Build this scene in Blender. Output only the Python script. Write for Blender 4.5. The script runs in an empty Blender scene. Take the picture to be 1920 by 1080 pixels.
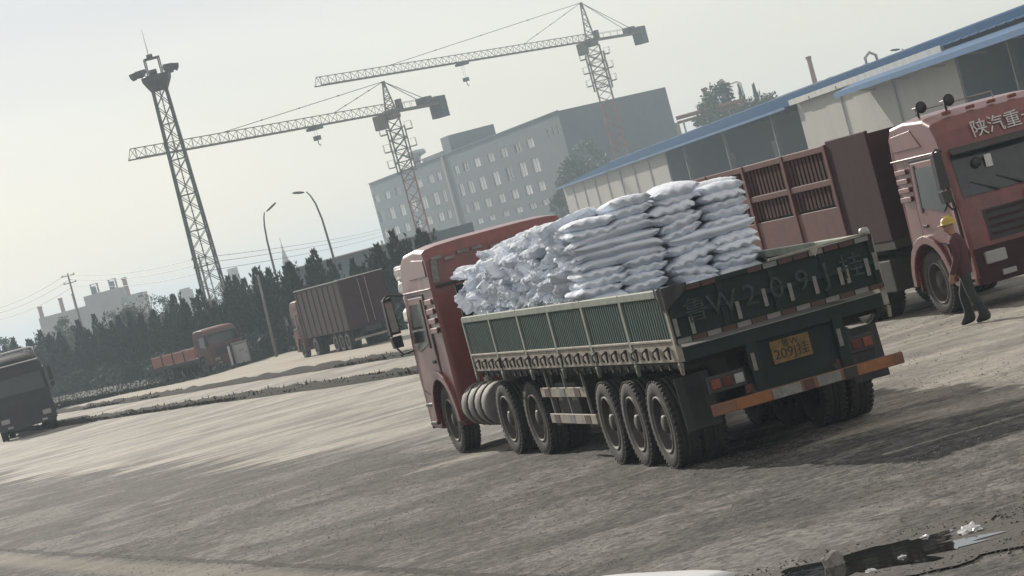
import bpy, bmesh, math, random
from mathutils import Vector, Matrix, noise

# ------------------------------------------------------------------ camera, sky, sun, exposure
scene = bpy.context.scene
col = scene.collection
R = math.radians
CAM_H = 3.2
cam_d = bpy.data.cameras.new('camera')
cam_d.sensor_width = 36.0
cam_d.lens = 36.0 * 5500 / 1920
cam_d.clip_start = 0.5
cam_d.clip_end = 12000
cam = bpy.data.objects.new('camera', cam_d)
col.objects.link(cam)
PITCH, ROLL = math.atan(110 / 5500), R(15)
fwd = Vector((0, math.cos(PITCH), -math.sin(PITCH)))
up0 = Vector((0, math.sin(PITCH), math.cos(PITCH)))
rt0 = Vector((1, 0, 0))
# the photographer tilts the phone: the scene's vertical leans to the left in the picture
rt = rt0 * math.cos(ROLL) - up0 * math.sin(ROLL)
rt = rt0 * math.cos(ROLL) - up0 * math.sin(ROLL)
up = rt0 * math.sin(ROLL) + up0 * math.cos(ROLL)
m3 = Matrix((rt, up, -fwd)).transposed()
cam.matrix_world = Matrix.Translation((0, 0, CAM_H)) @ m3.to_4x4()
scene.camera = cam

SUN_EL, SUN_AZ = R(25), R(-24)           # azimuth from +Y, negative is to the left
world = bpy.data.worlds.new('World')
scene.world = world
world.use_nodes = True
wn = world.node_tree.nodes
wl = world.node_tree.links
bg = wn['Background']
sky = wn.new('ShaderNodeTexSky')
sky.sky_type = 'NISHITA'
sky.sun_disc = False
sky.sun_elevation = SUN_EL
sky.sun_rotation = SUN_AZ
sky.air_density = 1.0
sky.dust_density = 0.5
sky.ozone_density = 2.0
bg.inputs['Strength'].default_value = 0.055
# thin even overcast veil over the whole dome, added to the clear-sky model
veil = wn.new('ShaderNodeMix'); veil.data_type = 'RGBA'; veil.blend_type = 'ADD'; veil.clamp_result = False
veil.inputs['Factor'].default_value = 1.0
dim = wn.new('ShaderNodeMix'); dim.data_type = 'RGBA'; dim.blend_type = 'MULTIPLY'
dim.inputs['Factor'].default_value = 1.0
dim.inputs['B'].default_value = (0.48, 0.52, 0.64, 1)
wl.new(sky.outputs[0], dim.inputs['A'])
wl.new(dim.outputs['Result'], veil.inputs['A'])
# the veil thickens and thins a little in wide wisps all over the dome
wtc = wn.new('ShaderNodeTexCoord'); wmp = wn.new('ShaderNodeMapping'); wmp.inputs['Scale'].default_value = (1.6, 1.6, 7.0)
wnz = wn.new('ShaderNodeTexNoise'); wnz.inputs['Scale'].default_value = 2.4; wnz.inputs['Detail'].default_value = 5; wnz.inputs['Distortion'].default_value = 0.8
wcr = wn.new('ShaderNodeValToRGB')
wcr.color_ramp.elements[0].position = 0.35; wcr.color_ramp.elements[1].position = 0.65
wcr.color_ramp.elements[0].color = (8.7, 7.9, 6.6, 1); wcr.color_ramp.elements[1].color = (9.9, 8.9, 7.2, 1)
wl.new(wtc.outputs['Generated'], wmp.inputs[0]); wl.new(wmp.outputs[0], wnz.inputs['Vector']); wl.new(wnz.outputs[0], wcr.inputs[0])
wl.new(wcr.outputs[0], veil.inputs['B'])
wl.new(veil.outputs['Result'], bg.inputs['Color'])

sun_d = bpy.data.lights.new('sun', 'SUN')
sun_d.energy = 4.1
sun_d.angle = R(0.6)
sun_d.color = (1.0, 0.93, 0.82)
sun = bpy.data.objects.new('sun', sun_d)
col.objects.link(sun)
sdir = Vector((math.sin(SUN_AZ) * math.cos(SUN_EL), math.cos(SUN_AZ) * math.cos(SUN_EL), math.sin(SUN_EL)))
sun.rotation_euler = sdir.to_track_quat('Z', 'Y').to_euler()
sun.location = (-60, 120, 90)

vs = scene.view_settings
vs.view_transform = 'Standard'
vs.look = 'None'
vs.exposure = 0.1
vs.gamma = 1.0
scene.cycles.use_denoising = True
scene.cycles.max_bounces = 6
scene.cycles.diffuse_bounces = 3
scene.cycles.glossy_bounces = 3
scene.cycles.transmission_bounces = 4
scene.cycles.volume_bounces = 0
scene.cycles.transparent_max_bounces = 8
scene.cycles.caustics_reflective = False
scene.cycles.caustics_refractive = False

rnd = random.Random(7)

# ------------------------------------------------------------------ materials
def mat(name, c, rough=0.6, metal=0.0, var=0.18, scale=2.5, bump=0.0, bscale=30.0, spec=0.5, dust=0.0,
        dustc=(0.30, 0.27, 0.23), rand=0.0, coat=0.0, streak=0.0):
    m = bpy.data.materials.new(name)
    m.use_nodes = True
    n, l = m.node_tree.nodes, m.node_tree.links
    b = n['Principled BSDF']
    b.inputs['Roughness'].default_value = rough
    b.inputs['Metallic'].default_value = metal
    b.inputs['Specular IOR Level'].default_value = spec
    if coat:
        b.inputs['Coat Weight'].default_value = coat
        b.inputs['Coat Roughness'].default_value = 0.38
    tc = n.new('ShaderNodeTexCoord')
    nz = n.new('ShaderNodeTexNoise')
    nz.inputs['Scale'].default_value = scale
    nz.inputs['Detail'].default_value = 7
    nz.inputs['Roughness'].default_value = 0.65
    if streak:
        mp = n.new('ShaderNodeMapping')
        mp.inputs['Scale'].default_value = (streak, streak, 0.15 * streak)
        l.new(tc.outputs['Object'], mp.inputs[0]); l.new(mp.outputs[0], nz.inputs['Vector'])
    else:
        l.new(tc.outputs['Object'], nz.inputs['Vector'])
    cr = n.new('ShaderNodeValToRGB')
    cr.color_ramp.elements[0].position = 0.3
    cr.color_ramp.elements[1].position = 0.72
    cr.color_ramp.elements[0].color = tuple(max(0, x * (1 - var)) for x in c) + (1,)
    cr.color_ramp.elements[1].color = tuple(min(1, x * (1 + var)) for x in c) + (1,)
    l.new(nz.outputs[0], cr.inputs[0])
    out = cr.outputs[0]
    if dust:
        n2 = n.new('ShaderNodeTexNoise')
        n2.inputs['Scale'].default_value = scale * 2.3
        n2.inputs['Detail'].default_value = 8
        n2.inputs['Roughness'].default_value = 0.7
        l.new(tc.outputs['Object'], n2.inputs['Vector'])
        r2 = n.new('ShaderNodeMapRange')
        r2.inputs[1].default_value = 0.35; r2.inputs[2].default_value = 0.75
        r2.inputs[3].default_value = dust * 0.25; r2.inputs[4].default_value = dust
        l.new(n2.outputs[0], r2.inputs[0])
        mx = n.new('ShaderNodeMix'); mx.data_type = 'RGBA'
        mx.inputs['B'].default_value = dustc + (1,)
        l.new(r2.outputs[0], mx.inputs['Factor']); l.new(out, mx.inputs['A'])
        out = mx.outputs['Result']
    if rand:
        oi = n.new('ShaderNodeObjectInfo')
        hs = n.new('ShaderNodeHueSaturation')
        mr = n.new('ShaderNodeMapRange')
        mr.inputs[3].default_value = 1 - rand; mr.inputs[4].default_value = 1 + rand
        l.new(oi.outputs['Random'], mr.inputs[0]); l.new(mr.outputs[0], hs.inputs['Value'])
        l.new(out, hs.inputs['Color'])
        out = hs.outputs[0]
    l.new(out, b.inputs['Base Color'])
    rr = n.new('ShaderNodeMapRange')
    rr.inputs[3].default_value = max(0.03, rough - 0.12); rr.inputs[4].default_value = min(1, rough + 0.15)
    l.new(nz.outputs[0], rr.inputs[0]); l.new(rr.outputs[0], b.inputs['Roughness'])
    if bump:
        n3 = n.new('ShaderNodeTexNoise')
        n3.inputs['Scale'].default_value = bscale; n3.inputs['Detail'].default_value = 6
        l.new(tc.outputs['Object'], n3.inputs['Vector'])
        bp = n.new('ShaderNodeBump'); bp.inputs['Strength'].default_value = bump; bp.inputs['Distance'].default_value = 0.02
        l.new(n3.outputs[0], bp.inputs['Height']); l.new(bp.outputs[0], b.inputs['Normal'])
    return m

M = {}
M['red'] = mat('red_paint', (0.17, 0.022, 0.022), 0.40, var=0.35, dust=0.30, dustc=(0.19, 0.12, 0.105), coat=0.85, scale=3.5)
M['red2'] = mat('faded_red_paint', (0.12, 0.030, 0.028), 0.6, var=0.3, dust=0.35, dustc=(0.19, 0.14, 0.12))
M['maroon'] = mat('dull_maroon_paint', (0.045, 0.016, 0.021), 0.75, spec=0.2, var=0.3, dust=0.25, dustc=(0.075, 0.058, 0.055))  # darkened so the colour also carries the front board's shadow
M['redwhite'] = mat('pink_worn_paint', (0.62, 0.48, 0.45), 0.5, var=0.15)
M['orange'] = mat('orange_red_paint', (0.36, 0.095, 0.045), 0.55, var=0.25, dust=0.3)
M['black'] = mat('black_plastic', (0.022, 0.023, 0.025), 0.5, var=0.25, dust=0.25, dustc=(0.10, 0.09, 0.08))
M['blackcab'] = mat('black_paint', (0.018, 0.02, 0.023), 0.45, var=0.2, dust=0.2, dustc=(0.09, 0.085, 0.08))
M['chassis'] = mat('chassis_dirt', (0.028, 0.027, 0.026), 0.75, var=0.35, dust=0.4, dustc=(0.09, 0.08, 0.07))
M['rubber'] = mat('tyre_rubber', (0.022, 0.021, 0.021), 0.8, var=0.3, dust=0.5, dustc=(0.10, 0.09, 0.08), scale=5)
M['rim'] = mat('dusty_wheel_rim', (0.045, 0.044, 0.042), 0.65, metal=0.2, var=0.35, dust=0.5, dustc=(0.12, 0.10, 0.08), scale=6)
M['steel'] = mat('galvanised_steel', (0.36, 0.36, 0.35), 0.4, metal=0.7, var=0.25, dust=0.3)
M['tank'] = mat('dusty_aluminium', (0.17, 0.165, 0.155), 0.75, metal=0.05, var=0.3, dust=0.5, dustc=(0.15, 0.135, 0.115))
M['green'] = mat('green_board_paint', (0.036, 0.085, 0.074), 0.6, var=0.4, dust=0.4, dustc=(0.09, 0.105, 0.095), scale=3)
M['greenl'] = mat('pale_green_rail_paint', (0.25, 0.30, 0.25), 0.55, var=0.4, dust=0.55, dustc=(0.27, 0.25, 0.21), scale=4)
M['beige'] = mat('rusty_cream_paint', (0.36, 0.345, 0.30), 0.65, var=0.45, dust=0.65, dustc=(0.22, 0.16, 0.11), scale=5)
M['greend'] = mat('dark_green_tailgate_paint', (0.010, 0.026, 0.023), 0.6, spec=0.3, var=0.4, dust=0.35, dustc=(0.026, 0.028, 0.025), scale=3)
M['tapew'] = mat('white_reflective_tape', (0.26, 0.26, 0.245), 0.5, var=0.5, dust=0.6, dustc=(0.10, 0.095, 0.085), scale=9)
M['taper'] = mat('red_reflective_tape', (0.085, 0.024, 0.021), 0.5, var=0.5, dust=0.6, dustc=(0.07, 0.06, 0.052), scale=9)
M['tapeo'] = mat('orange_reflector', (0.36, 0.13, 0.03), 0.5, var=0.35, dust=0.5, dustc=(0.14, 0.09, 0.06), scale=7)
M['plate'] = mat('yellow_plate', (0.24, 0.14, 0.028), 0.6, var=0.4, dust=0.6, dustc=(0.11, 0.085, 0.05), scale=12)
M['ink'] = mat('black_ink', (0.02, 0.02, 0.02), 0.6)
M['letter'] = mat('worn_pale_lettering', (0.036, 0.058, 0.052), 0.8, var=0.7, scale=14)
M['whitel'] = mat('white_lettering', (0.62, 0.62, 0.62), 0.6, var=0.2, scale=10)
M['amber'] = mat('amber_lens', (0.20, 0.05, 0.02), 0.25, var=0.2)
M['redlens'] = mat('red_lens', (0.09, 0.015, 0.015), 0.25, var=0.2)
M['lens'] = mat('clear_lamp_lens', (0.36, 0.37, 0.37), 0.15, var=0.1)
M['glass'] = mat('dark_glass', (0.02, 0.028, 0.03), 0.08, var=0.2, spec=0.8, dust=0.12, dustc=(0.2, 0.2, 0.19))
M['mirror'] = mat('mirror_glass', (0.5, 0.5, 0.5), 0.08, metal=0.9, var=0.05)
M['sack'] = mat('white_woven_sack', (0.82, 0.88, 0.99), 0.85, var=0.05, scale=5, bump=0.5, bscale=34, rand=0.09, spec=0.12)
M['cream'] = mat('cream_wall_sheet', (0.34, 0.335, 0.315), 0.7, var=0.10, scale=0.4, streak=1.0, dust=0.2, dustc=(0.32, 0.29, 0.25))
M['blue'] = mat('blue_roof_sheet', (0.028, 0.115, 0.26), 0.7, spec=0.2, var=0.2, scale=0.4, dust=0.15, dustc=(0.16, 0.2, 0.26))
M['fascia'] = mat('pale_fascia_sheet', (0.40, 0.42, 0.41), 0.6, var=0.2, scale=0.6, streak=1.2)
M['conc'] = mat('grey_concrete', (0.068, 0.094, 0.115), 0.85, var=0.15, scale=0.25, dust=0.2, dustc=(0.26, 0.25, 0.23), streak=0.5)
M['conc2'] = mat('pale_concrete', (0.30, 0.29, 0.27), 0.85, var=0.15, scale=0.4)
M['shadein'] = mat('interior_shade', (0.030, 0.033, 0.036), 0.85, var=0.3, scale=0.5)  # shade of open bays and interiors put into a near-black colour
M['film'] = mat('white_window_film', (0.68, 0.71, 0.72), 0.55, var=0.15, scale=0.6, rand=0.25)
M['crane'] = mat('weathered_crane_paint', (0.16, 0.145, 0.11), 0.6, var=0.3, scale=1)
M['craner'] = mat('red_crane_mast_paint', (0.24, 0.10, 0.065), 0.6, var=0.3, scale=1)
M['mast'] = mat('dark_mast_steel', (0.11, 0.12, 0.12), 0.6, var=0.3, scale=1)
M['flange'] = mat('worn_rim_edge', (0.20, 0.19, 0.175), 0.7, metal=0.0, var=0.4, dust=0.4, dustc=(0.12, 0.1, 0.08), scale=6)
M['stake'] = mat('brown_red_slats', (0.080, 0.030, 0.030), 0.8, spec=0.2, var=0.3, dust=0.3, dustc=(0.10, 0.08, 0.075))
M['pole'] = mat('concrete_pole', (0.23, 0.22, 0.20), 0.85, var=0.2, scale=2)
M['rust'] = mat('rusty_brown_steel', (0.22, 0.11, 0.07), 0.75, var=0.3, scale=2)
M['wire'] = mat('wire', (0.05, 0.05, 0.05), 0.6)
M['leafd'] = mat('juniper_leaf', (0.030, 0.048, 0.030), 0.8, var=0.45, scale=1.2, rand=0.35)
M['leaf'] = mat('broad_leaf', (0.070, 0.095, 0.040), 0.7, var=0.35, scale=0.8, rand=0.2)
M['bark'] = mat('bark', (0.075, 0.060, 0.048), 0.9, var=0.3, scale=3)
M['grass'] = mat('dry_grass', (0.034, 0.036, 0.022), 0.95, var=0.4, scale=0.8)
M['stone'] = mat('grey_stone', (0.24, 0.225, 0.205), 0.9, var=0.6, scale=3)
M['soil'] = mat('dark_soil', (0.024, 0.022, 0.019), 1.0, spec=0.1, var=0.4, scale=1.5, bump=0.6, bscale=3)
M['skin'] = mat('skin', (0.38, 0.22, 0.15), 0.55, var=0.08)
M['jacket'] = mat('dark_red_jacket', (0.085, 0.026, 0.03), 0.85, var=0.2, scale=8, bump=0.3, bscale=14)
M['trouser'] = mat('dark_trousers', (0.030, 0.034, 0.036), 0.9, var=0.25, scale=8, bump=0.3, bscale=14)
M['helmet'] = mat('yellow_helmet', (0.50, 0.35, 0.07), 0.5, var=0.08)
M['white'] = mat('white_paint', (0.78, 0.78, 0.78), 0.35, var=0.05, coat=0.3)
M['tarp'] = mat('pale_grey_tarp', (0.58, 0.59, 0.57), 0.6, var=0.2, scale=2, bump=0.6, bscale=5)

# ------------------------------------------------------------------ mesh helpers
class MB:
    def __init__(self):
        self.v, self.f = [], []
    def add(self, vs_, fs_):
        o = len(self.v)
        self.v += [tuple(p) for p in vs_]
        self.f += [tuple(i + o for i in f) for f in fs_]
        return self
    def box(self, cx, cy, cz, sx, sy, sz, rz=0.0, rx=0.0, ry=0.0):
        m = Matrix.Translation((cx, cy, cz)) @ Matrix.Rotation(rz, 4, 'Z') @ Matrix.Rotation(ry, 4, 'Y') @ Matrix.Rotation(rx, 4, 'X')
        p = [m @ Vector((x * sx / 2, y * sy / 2, z * sz / 2)) for z in (-1, 1) for y in (-1, 1) for x in (-1, 1)]
        return self.add(p, [(0, 2, 3, 1), (4, 5, 7, 6), (0, 1, 5, 4), (2, 6, 7, 3), (0, 4, 6, 2), (1, 3, 7, 5)])
    def bar(self, a, b, w, h=None):
        a, b = Vector(a), Vector(b)
        h = h or w
        d = (b - a)
        if d.length < 1e-6: return self
        q = d.to_track_quat('Y', 'Z')
        x, z = q @ Vector((w / 2, 0, 0)), q @ Vector((0, 0, h / 2))
        p = [c + sx * x + sz * z for c in (a, b) for sz in (-1, 1) for sx in (-1, 1)]
        return self.add(p, [(0, 2, 3, 1), (4, 5, 7, 6), (0, 1, 5, 4), (2, 6, 7, 3), (0, 4, 6, 2), (1, 3, 7, 5)])
    def tube(self, pts, r, n=8, cap=True):
        pts = [Vector(p) for p in pts]
        rs = r if isinstance(r, (list, tuple)) else [r] * len(pts)
        rings = []
        for i, p in enumerate(pts):
            d = (pts[min(i + 1, len(pts) - 1)] - pts[max(i - 1, 0)])
            q = d.to_track_quat('Z', 'Y')
            rings.append([p + q @ Vector((rs[i] * math.cos(2 * math.pi * k / n), rs[i] * math.sin(2 * math.pi * k / n), 0)) for k in range(n)])
        vs_ = [p for rg in rings for p in rg]
        fs_ = [(i * n + k, i * n + (k + 1) % n, (i + 1) * n + (k + 1) % n, (i + 1) * n + k) for i in range(len(pts) - 1) for k in range(n)]
        if cap:
            fs_ += [tuple(range(n - 1, -1, -1)), tuple(range((len(pts) - 1) * n, len(pts) * n))]
        return self.add(vs_, fs_)
    def lathe(self, prof, n=32, axis='x', c=(0, 0, 0)):
        """prof: list of (radius, along-axis)"""
        vs_ = []
        for r, a in prof:
            for k in range(n):
                t = 2 * math.pi * k / n
                p = (a, r * math.cos(t), r * math.sin(t)) if axis == 'x' else (r * math.cos(t), r * math.sin(t), a) if axis == 'z' else (r * math.cos(t), a, r * math.sin(t))
                vs_.append((p[0] + c[0], p[1] + c[1], p[2] + c[2]))
        fs_ = [(i * n + k, i * n + (k + 1) % n, (i + 1) * n + (k + 1) % n, (i + 1) * n + k) for i in range(len(prof) - 1) for k in range(n)]
        return self.add(vs_, fs_)
    def prism(self, poly, a0, a1, axis='x'):
        """polygon in the other two coordinates, extruded from a0 to a1 along axis"""
        def P(p, a):
            return (a, p[0], p[1]) if axis == 'x' else (p[0], a, p[1]) if axis == 'y' else (p[0], p[1], a)
        n = len(poly)
        vs_ = [P(p, a0) for p in poly] + [P(p, a1) for p in poly]
        fs_ = [tuple(range(n - 1, -1, -1)), tuple(range(n, 2 * n))] + [(k, (k + 1) % n, n + (k + 1) % n, n + k) for k in range(n)]
        return self.add(vs_, fs_)
    def grid(self, nx, ny, fn):
        vs_ = [fn(i / nx, j / ny) for j in range(ny + 1) for i in range(nx + 1)]
        w = nx + 1
        return self.add(vs_, [(j * w + i, j * w + i + 1, (j + 1) * w + i + 1, (j + 1) * w + i) for j in range(ny) for i in range(nx)])
    def mesh(self, name, m, smooth=False):
        me = bpy.data.meshes.new(name)
        me.from_pydata(self.v, [], self.f)
        bm = bmesh.new(); bm.from_mesh(me)
        bmesh.ops.recalc_face_normals(bm, faces=bm.faces)
        bm.to_mesh(me); bm.free()
        if smooth:
            for p in me.polygons: p.use_smooth = True
        me.materials.append(M[m] if isinstance(m, str) else m)
        me.update()
        return me
    def build(self, name, m, parent=None, smooth=False, bevel=0.0, loc=(0, 0, 0), rz=0.0, label=None):
        return link(name, self.mesh(name, m, smooth), parent, loc, rz, bevel, label, smooth)

def link(name, me, parent=None, loc=(0, 0, 0), rz=0.0, bevel=0.0, label=None, smooth=False, rot=None):
    o = bpy.data.objects.new(name, me)
    col.objects.link(o)
    o.location = loc
    o.rotation_euler = rot if rot else (0, 0, rz)
    if parent: o.parent = parent
    if bevel:
        b = o.modifiers.new('bevel', 'BEVEL'); b.width = bevel; b.segments = 2; b.limit_method = 'ANGLE'; b.angle_limit = R(35)
    if label: o['label'] = label
    return o

def empty(name, loc=(0, 0, 0), rz=0.0):
    o = bpy.data.objects.new(name, None)
    o.empty_display_size = 0.3
    col.objects.link(o)
    o.location = loc; o.rotation_euler = (0, 0, rz)
    return o

def tag(o, label, cat, group=None):
    o['label'] = label; o['category'] = cat
    if group: o['group'] = group
    return o

def kind(o, k):
    o['kind'] = k
    return o

def copy_tree(o, parent=None):
    c = o.copy(); col.objects.link(c)
    if parent: c.parent = parent
    for ch in list(o.children): copy_tree(ch, c)
    return c

def text_mesh(name, body, size, m, ext=0.004):
    cu = bpy.data.curves.new(name, 'FONT')
    cu.body = body; cu.size = size; cu.extrude = ext
    cu.align_x = 'CENTER'; cu.align_y = 'CENTER'
    o = bpy.data.objects.new(name, cu); col.objects.link(o)
    dg = bpy.context.evaluated_depsgraph_get()
    me = bpy.data.meshes.new_from_object(o.evaluated_get(dg))
    bpy.data.objects.remove(o)
    me.materials.clear(); me.materials.append(M[m])
    return me

ORD = ['first', 'second', 'third', 'fourth', 'fifth', 'sixth', 'seventh', 'eighth', 'ninth', 'tenth', 'eleventh', 'twelfth',
       'thirteenth', 'fourteenth', 'fifteenth', 'sixteenth', 'seventeenth', 'eighteenth', 'nineteenth', 'twentieth']
def ordn(i):
    if i < 20: return ORD[i]
    tens = ['twenty', 'thirty', 'forty', 'fifty', 'sixty', 'seventy', 'eighty', 'ninety'][(i + 1) // 10 - 2]
    u = (i + 1) % 10
    return (tens[:-1] + 'ieth') if u == 0 else tens + '-' + ORD[u - 1]

def sm(t):
    t = min(1, max(0, t)); return t * t * (3 - 2 * t)
PX, PY = 0.934, 0.356                     # p = PX x + PY y: across the yard's lanes
def gz(x, y):
    """height of the ground: the lot beyond the verges lies a metre lower"""
    return -1.0 * sm((PX * x + PY * y - 32) / 18)

# ------------------------------------------------------------------ ground
def ground_material():
    m = bpy.data.materials.new('yard_ground')
    m.use_nodes = True
    n, l = m.node_tree.nodes, m.node_tree.links
    b = n['Principled BSDF']
    geo = n.new('ShaderNodeNewGeometry')
    def math_(op, a, b_=None, c=None):
        x = n.new('ShaderNodeMath'); x.operation = op
        for i, q in enumerate((a, b_, c)):
            if q is None: continue
            if isinstance(q, (int, float)): x.inputs[i].default_value = q
            else: l.new(q, x.inputs[i])
        return x.outputs[0]
    def noise_(scale, detail=6, rough=0.6, rot=0.0, sc=None, dist=0.0):
        mp = n.new('ShaderNodeMapping')
        mp.inputs['Rotation'].default_value = (0, 0, rot)
        if sc: mp.inputs['Scale'].default_value = sc
        mp.vector_type = 'TEXTURE' if False else 'POINT'
        l.new(geo.outputs['Position'], mp.inputs[0])
        z = n.new('ShaderNodeTexNoise')
        z.inputs['Scale'].default_value = scale; z.inputs['Detail'].default_value = detail
        z.inputs['Roughness'].default_value = rough; z.inputs['Distortion'].default_value = dist
        l.new(mp.outputs[0], z.inputs['Vector'])
        return z.outputs[0]
    def rng(v, a, b_, c=0.0, d=1.0, smooth=True):
        x = n.new('ShaderNodeMapRange')
        x.interpolation_type = 'SMOOTHSTEP' if smooth else 'LINEAR'
        l.new(v, x.inputs[0])
        for i, q in zip((1, 2, 3, 4), (a, b_, c, d)): x.inputs[i].default_value = q
        return x.outputs[0]
    def mix(f, a, b_):
        x = n.new('ShaderNodeMix'); x.data_type = 'RGBA'
        if isinstance(f, (int, float)): x.inputs['Factor'].default_value = f
        else: l.new(f, x.inputs['Factor'])
        for k, q in (('A', a), ('B', b_)):
            if isinstance(q, tuple): x.inputs[k].default_value = q + (1,)
            else: l.new(q, x.inputs[k])
        return x.outputs['Result']
    sp = n.new('ShaderNodeSeparateXYZ'); l.new(geo.outputs['Position'], sp.inputs[0])
    p = math_('ADD', math_('MULTIPLY', sp.outputs[0], PX), math_('MULTIPLY', sp.outputs[1], PY))
    big = noise_(0.11, 5, 0.6)
    # fingers of pale concrete dust dragged across the lane by turning wheels
    st = noise_(0.30, 9, 0.72, rot=R(34), sc=(0.42, 1.0, 1.0), dist=1.6)
    st2 = noise_(0.55, 9, 0.75, rot=R(28), sc=(0.34, 1.0, 1.0), dist=1.4)
    fine = noise_(7, 9, 0.78)
    grit = noise_(34, 5, 0.75)
    blot = noise_(0.33, 6, 0.65, dist=0.6)
    drag = noise_(0.7, 9, 0.75, rot=R(24), sc=(0.55, 1.0, 1.0), dist=1.2)
    mid = noise_(1.4, 7, 0.7)
    edge = math_('ADD', p, math_('MULTIPLY', math_('SUBTRACT', st, 0.5), 11.0))
    lane = rng(edge, 14.6, 16.4)
    # asphalt of the near yard
    a1 = mix(rng(fine, 0.3, 0.7), (0.050, 0.049, 0.047), (0.140, 0.135, 0.127))
    a1 = mix(rng(mid, 0.48, 0.72, 0, 0.55), a1, (0.062, 0.058, 0.054))
    a1 = mix(rng(st2, 0.54, 0.68, 0, 0.7), a1, (0.29, 0.275, 0.250))
    a1 = mix(rng(big, 0.5, 0.65, 0, 0.4), a1, (0.155, 0.14, 0.125))
    a1 = mix(rng(drag, 0.46, 0.58, 0, 0.8), a1, (0.052, 0.051, 0.049))
    a1 = mix(rng(blot, 0.5, 0.58, 0, 0.7), a1, (0.215, 0.205, 0.188))
    cr = noise_(0.28, 3, 0.5, dist=2.2)
    crack = rng(math_('ABSOLUTE', math_('SUBTRACT', cr, 0.5)), 0.0015, 0.006, 0.75, 0.0)
    a1 = mix(crack, a1, (0.032, 0.030, 0.028))
    # concrete of the lane
    c1 = mix(rng(math_('ADD', math_('MULTIPLY', st, 0.6), math_('MULTIPLY', blot, 0.4)), 0.40, 0.60), (0.15, 0.14, 0.125), (0.40, 0.37, 0.32))
    c1 = mix(rng(st2, 0.5, 0.72, 0, 0.45), c1, (0.15, 0.14, 0.13))
    c1 = mix(rng(fine, 0.45, 0.75, 0, 0.25), c1, (0.25, 0.22, 0.20))
    # exposed aggregate: coarse pebbles of mixed tone
    def vor(scale):
        z = n.new('ShaderNodeTexVoronoi'); z.inputs['Scale'].default_value = scale
        l.new(geo.outputs['Position'], z.inputs['Vector'])
        s_ = n.new('ShaderNodeSeparateColor'); l.new(z.outputs['Color'], s_.inputs[0])
        return s_.outputs[0]
    ag = math_('ADD', math_('MULTIPLY', vor(11.0), 0.55), math_('MULTIPLY', vor(24.0), 0.45))
    agm = rng(ag, 0.22, 0.78, 0.48, 1.30, False)
    agc = rng(ag, 0.22, 0.78, 0.74, 1.04, False)
    def scale_col(c_, f_):
        x = n.new('ShaderNodeVectorMath'); x.operation = 'SCALE'
        l.new(c_, x.inputs[0]); l.new(f_, x.inputs['Scale']); return x.outputs[0]
    a1 = scale_col(a1, agm); c1 = scale_col(c1, agc)
    colr = mix(lane, a1, c1)
    far = rng(math_('ADD', p, math_('MULTIPLY', mid, 2.0)), 33.0, 36.0)
    colr = mix(far, colr, mix(rng(st, 0.4, 0.6), (0.29, 0.26, 0.21), (0.38, 0.34, 0.28)))
    # open joint along the slab edge
    jn = math_('ABSOLUTE', math_('SUBTRACT', math_('ADD', p, math_('MULTIPLY', math_('SUBTRACT', mid, 0.5), 0.35)), 9.25))
    joint = rng(jn, 0.035, 0.09, 1.0, 0.0)
    jn2 = math_('ABSOLUTE', math_('SUBTRACT', math_('ADD', p, math_('MULTIPLY', math_('SUBTRACT', mid, 0.5), 0.3)), 8.75))
    pale = rng(jn2, 0.10, 0.45, 0.5, 0.0)
    colr = mix(pale, colr, (0.29, 0.27, 0.22))
    colr = mix(joint, colr, (0.045, 0.042, 0.038))
    # oil and damp stains
    oil = rng(noise_(0.45, 4, 0.6, dist=1.0), 0.62, 0.74, 0, 0.6)
    colr = mix(math_('MULTIPLY', oil, math_('SUBTRACT', 1.0, lane)), colr, (0.07, 0.066, 0.062))
    colr = mix(rng(grit, 0.58, 0.75, 0, 0.55), colr, (0.33, 0.31, 0.28))
    l.new(colr, b.inputs['Base Color'])
    ro = math_('ADD', math_('MULTIPLY', lane, -0.12), 0.88)
    l.new(math_('ADD', ro, math_('MULTIPLY', math_('SUBTRACT', st2, 0.5), 0.25)), b.inputs['Roughness'])
    b.inputs['Specular IOR Level'].default_value = 0.25
    hgt = math_('ADD', math_('ADD', math_('MULTIPLY', fine, 0.5), math_('MULTIPLY', grit, 0.5)), math_('MULTIPLY', mid, 0.9))
    hgt = math_('SUBTRACT', hgt, math_('MULTIPLY', joint, 1.5))
    bp = n.new('ShaderNodeBump'); bp.inputs['Distance'].default_value = 0.03
    l.new(math_('ADD', math_('MULTIPLY', lane, -0.35), 0.85), bp.inputs['Strength'])
    l.new(hgt, bp.inputs['Height']); l.new(bp.outputs[0], b.inputs['Normal'])
    return m

def spaced(a, b_, near, far_):
    """coordinates from a to b: fine between near limits, growing outside"""
    xs = list(near)
    st = near[1] - near[0]; x = near[0]
    lo = []
    while x > a:
        st *= 1.35; x -= st; lo.append(max(a, x))
    st = near[-1] - near[-2]; x = near[-1]; hi = []
    while x < b_:
        st *= 1.35; x += st; hi.append(min(b_, x))
    return lo[::-1] + xs + hi
gx = sorted(set([i * 0.032 - 7.04 for i in range(441)] + [s_ * (7.1 + i * 0.2) for i in range(10) for s_ in (-1, 1)] + [i * 1.5 - 60 for i in range(81) if abs(i * 1.5 - 60) > 9] + [-2600, -1600, -900, -500, -280, -160, -100, -75, 75, 100, 160, 280, 500, 900, 1600, 2600]))
gy = [-400, -200, -100, -40, 0, 10, 15, 18] + [19 + i * 0.036 for i in range(473)] + [36.06 + i * 0.09 for i in range(133)] + [48.1 + i * 0.45 for i in range(50)] + [71 + i * 1.5 for i in range(150)] + [300, 330, 380, 450, 560, 720, 950, 1300, 1800, 2500, 3300, 4200]
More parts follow.
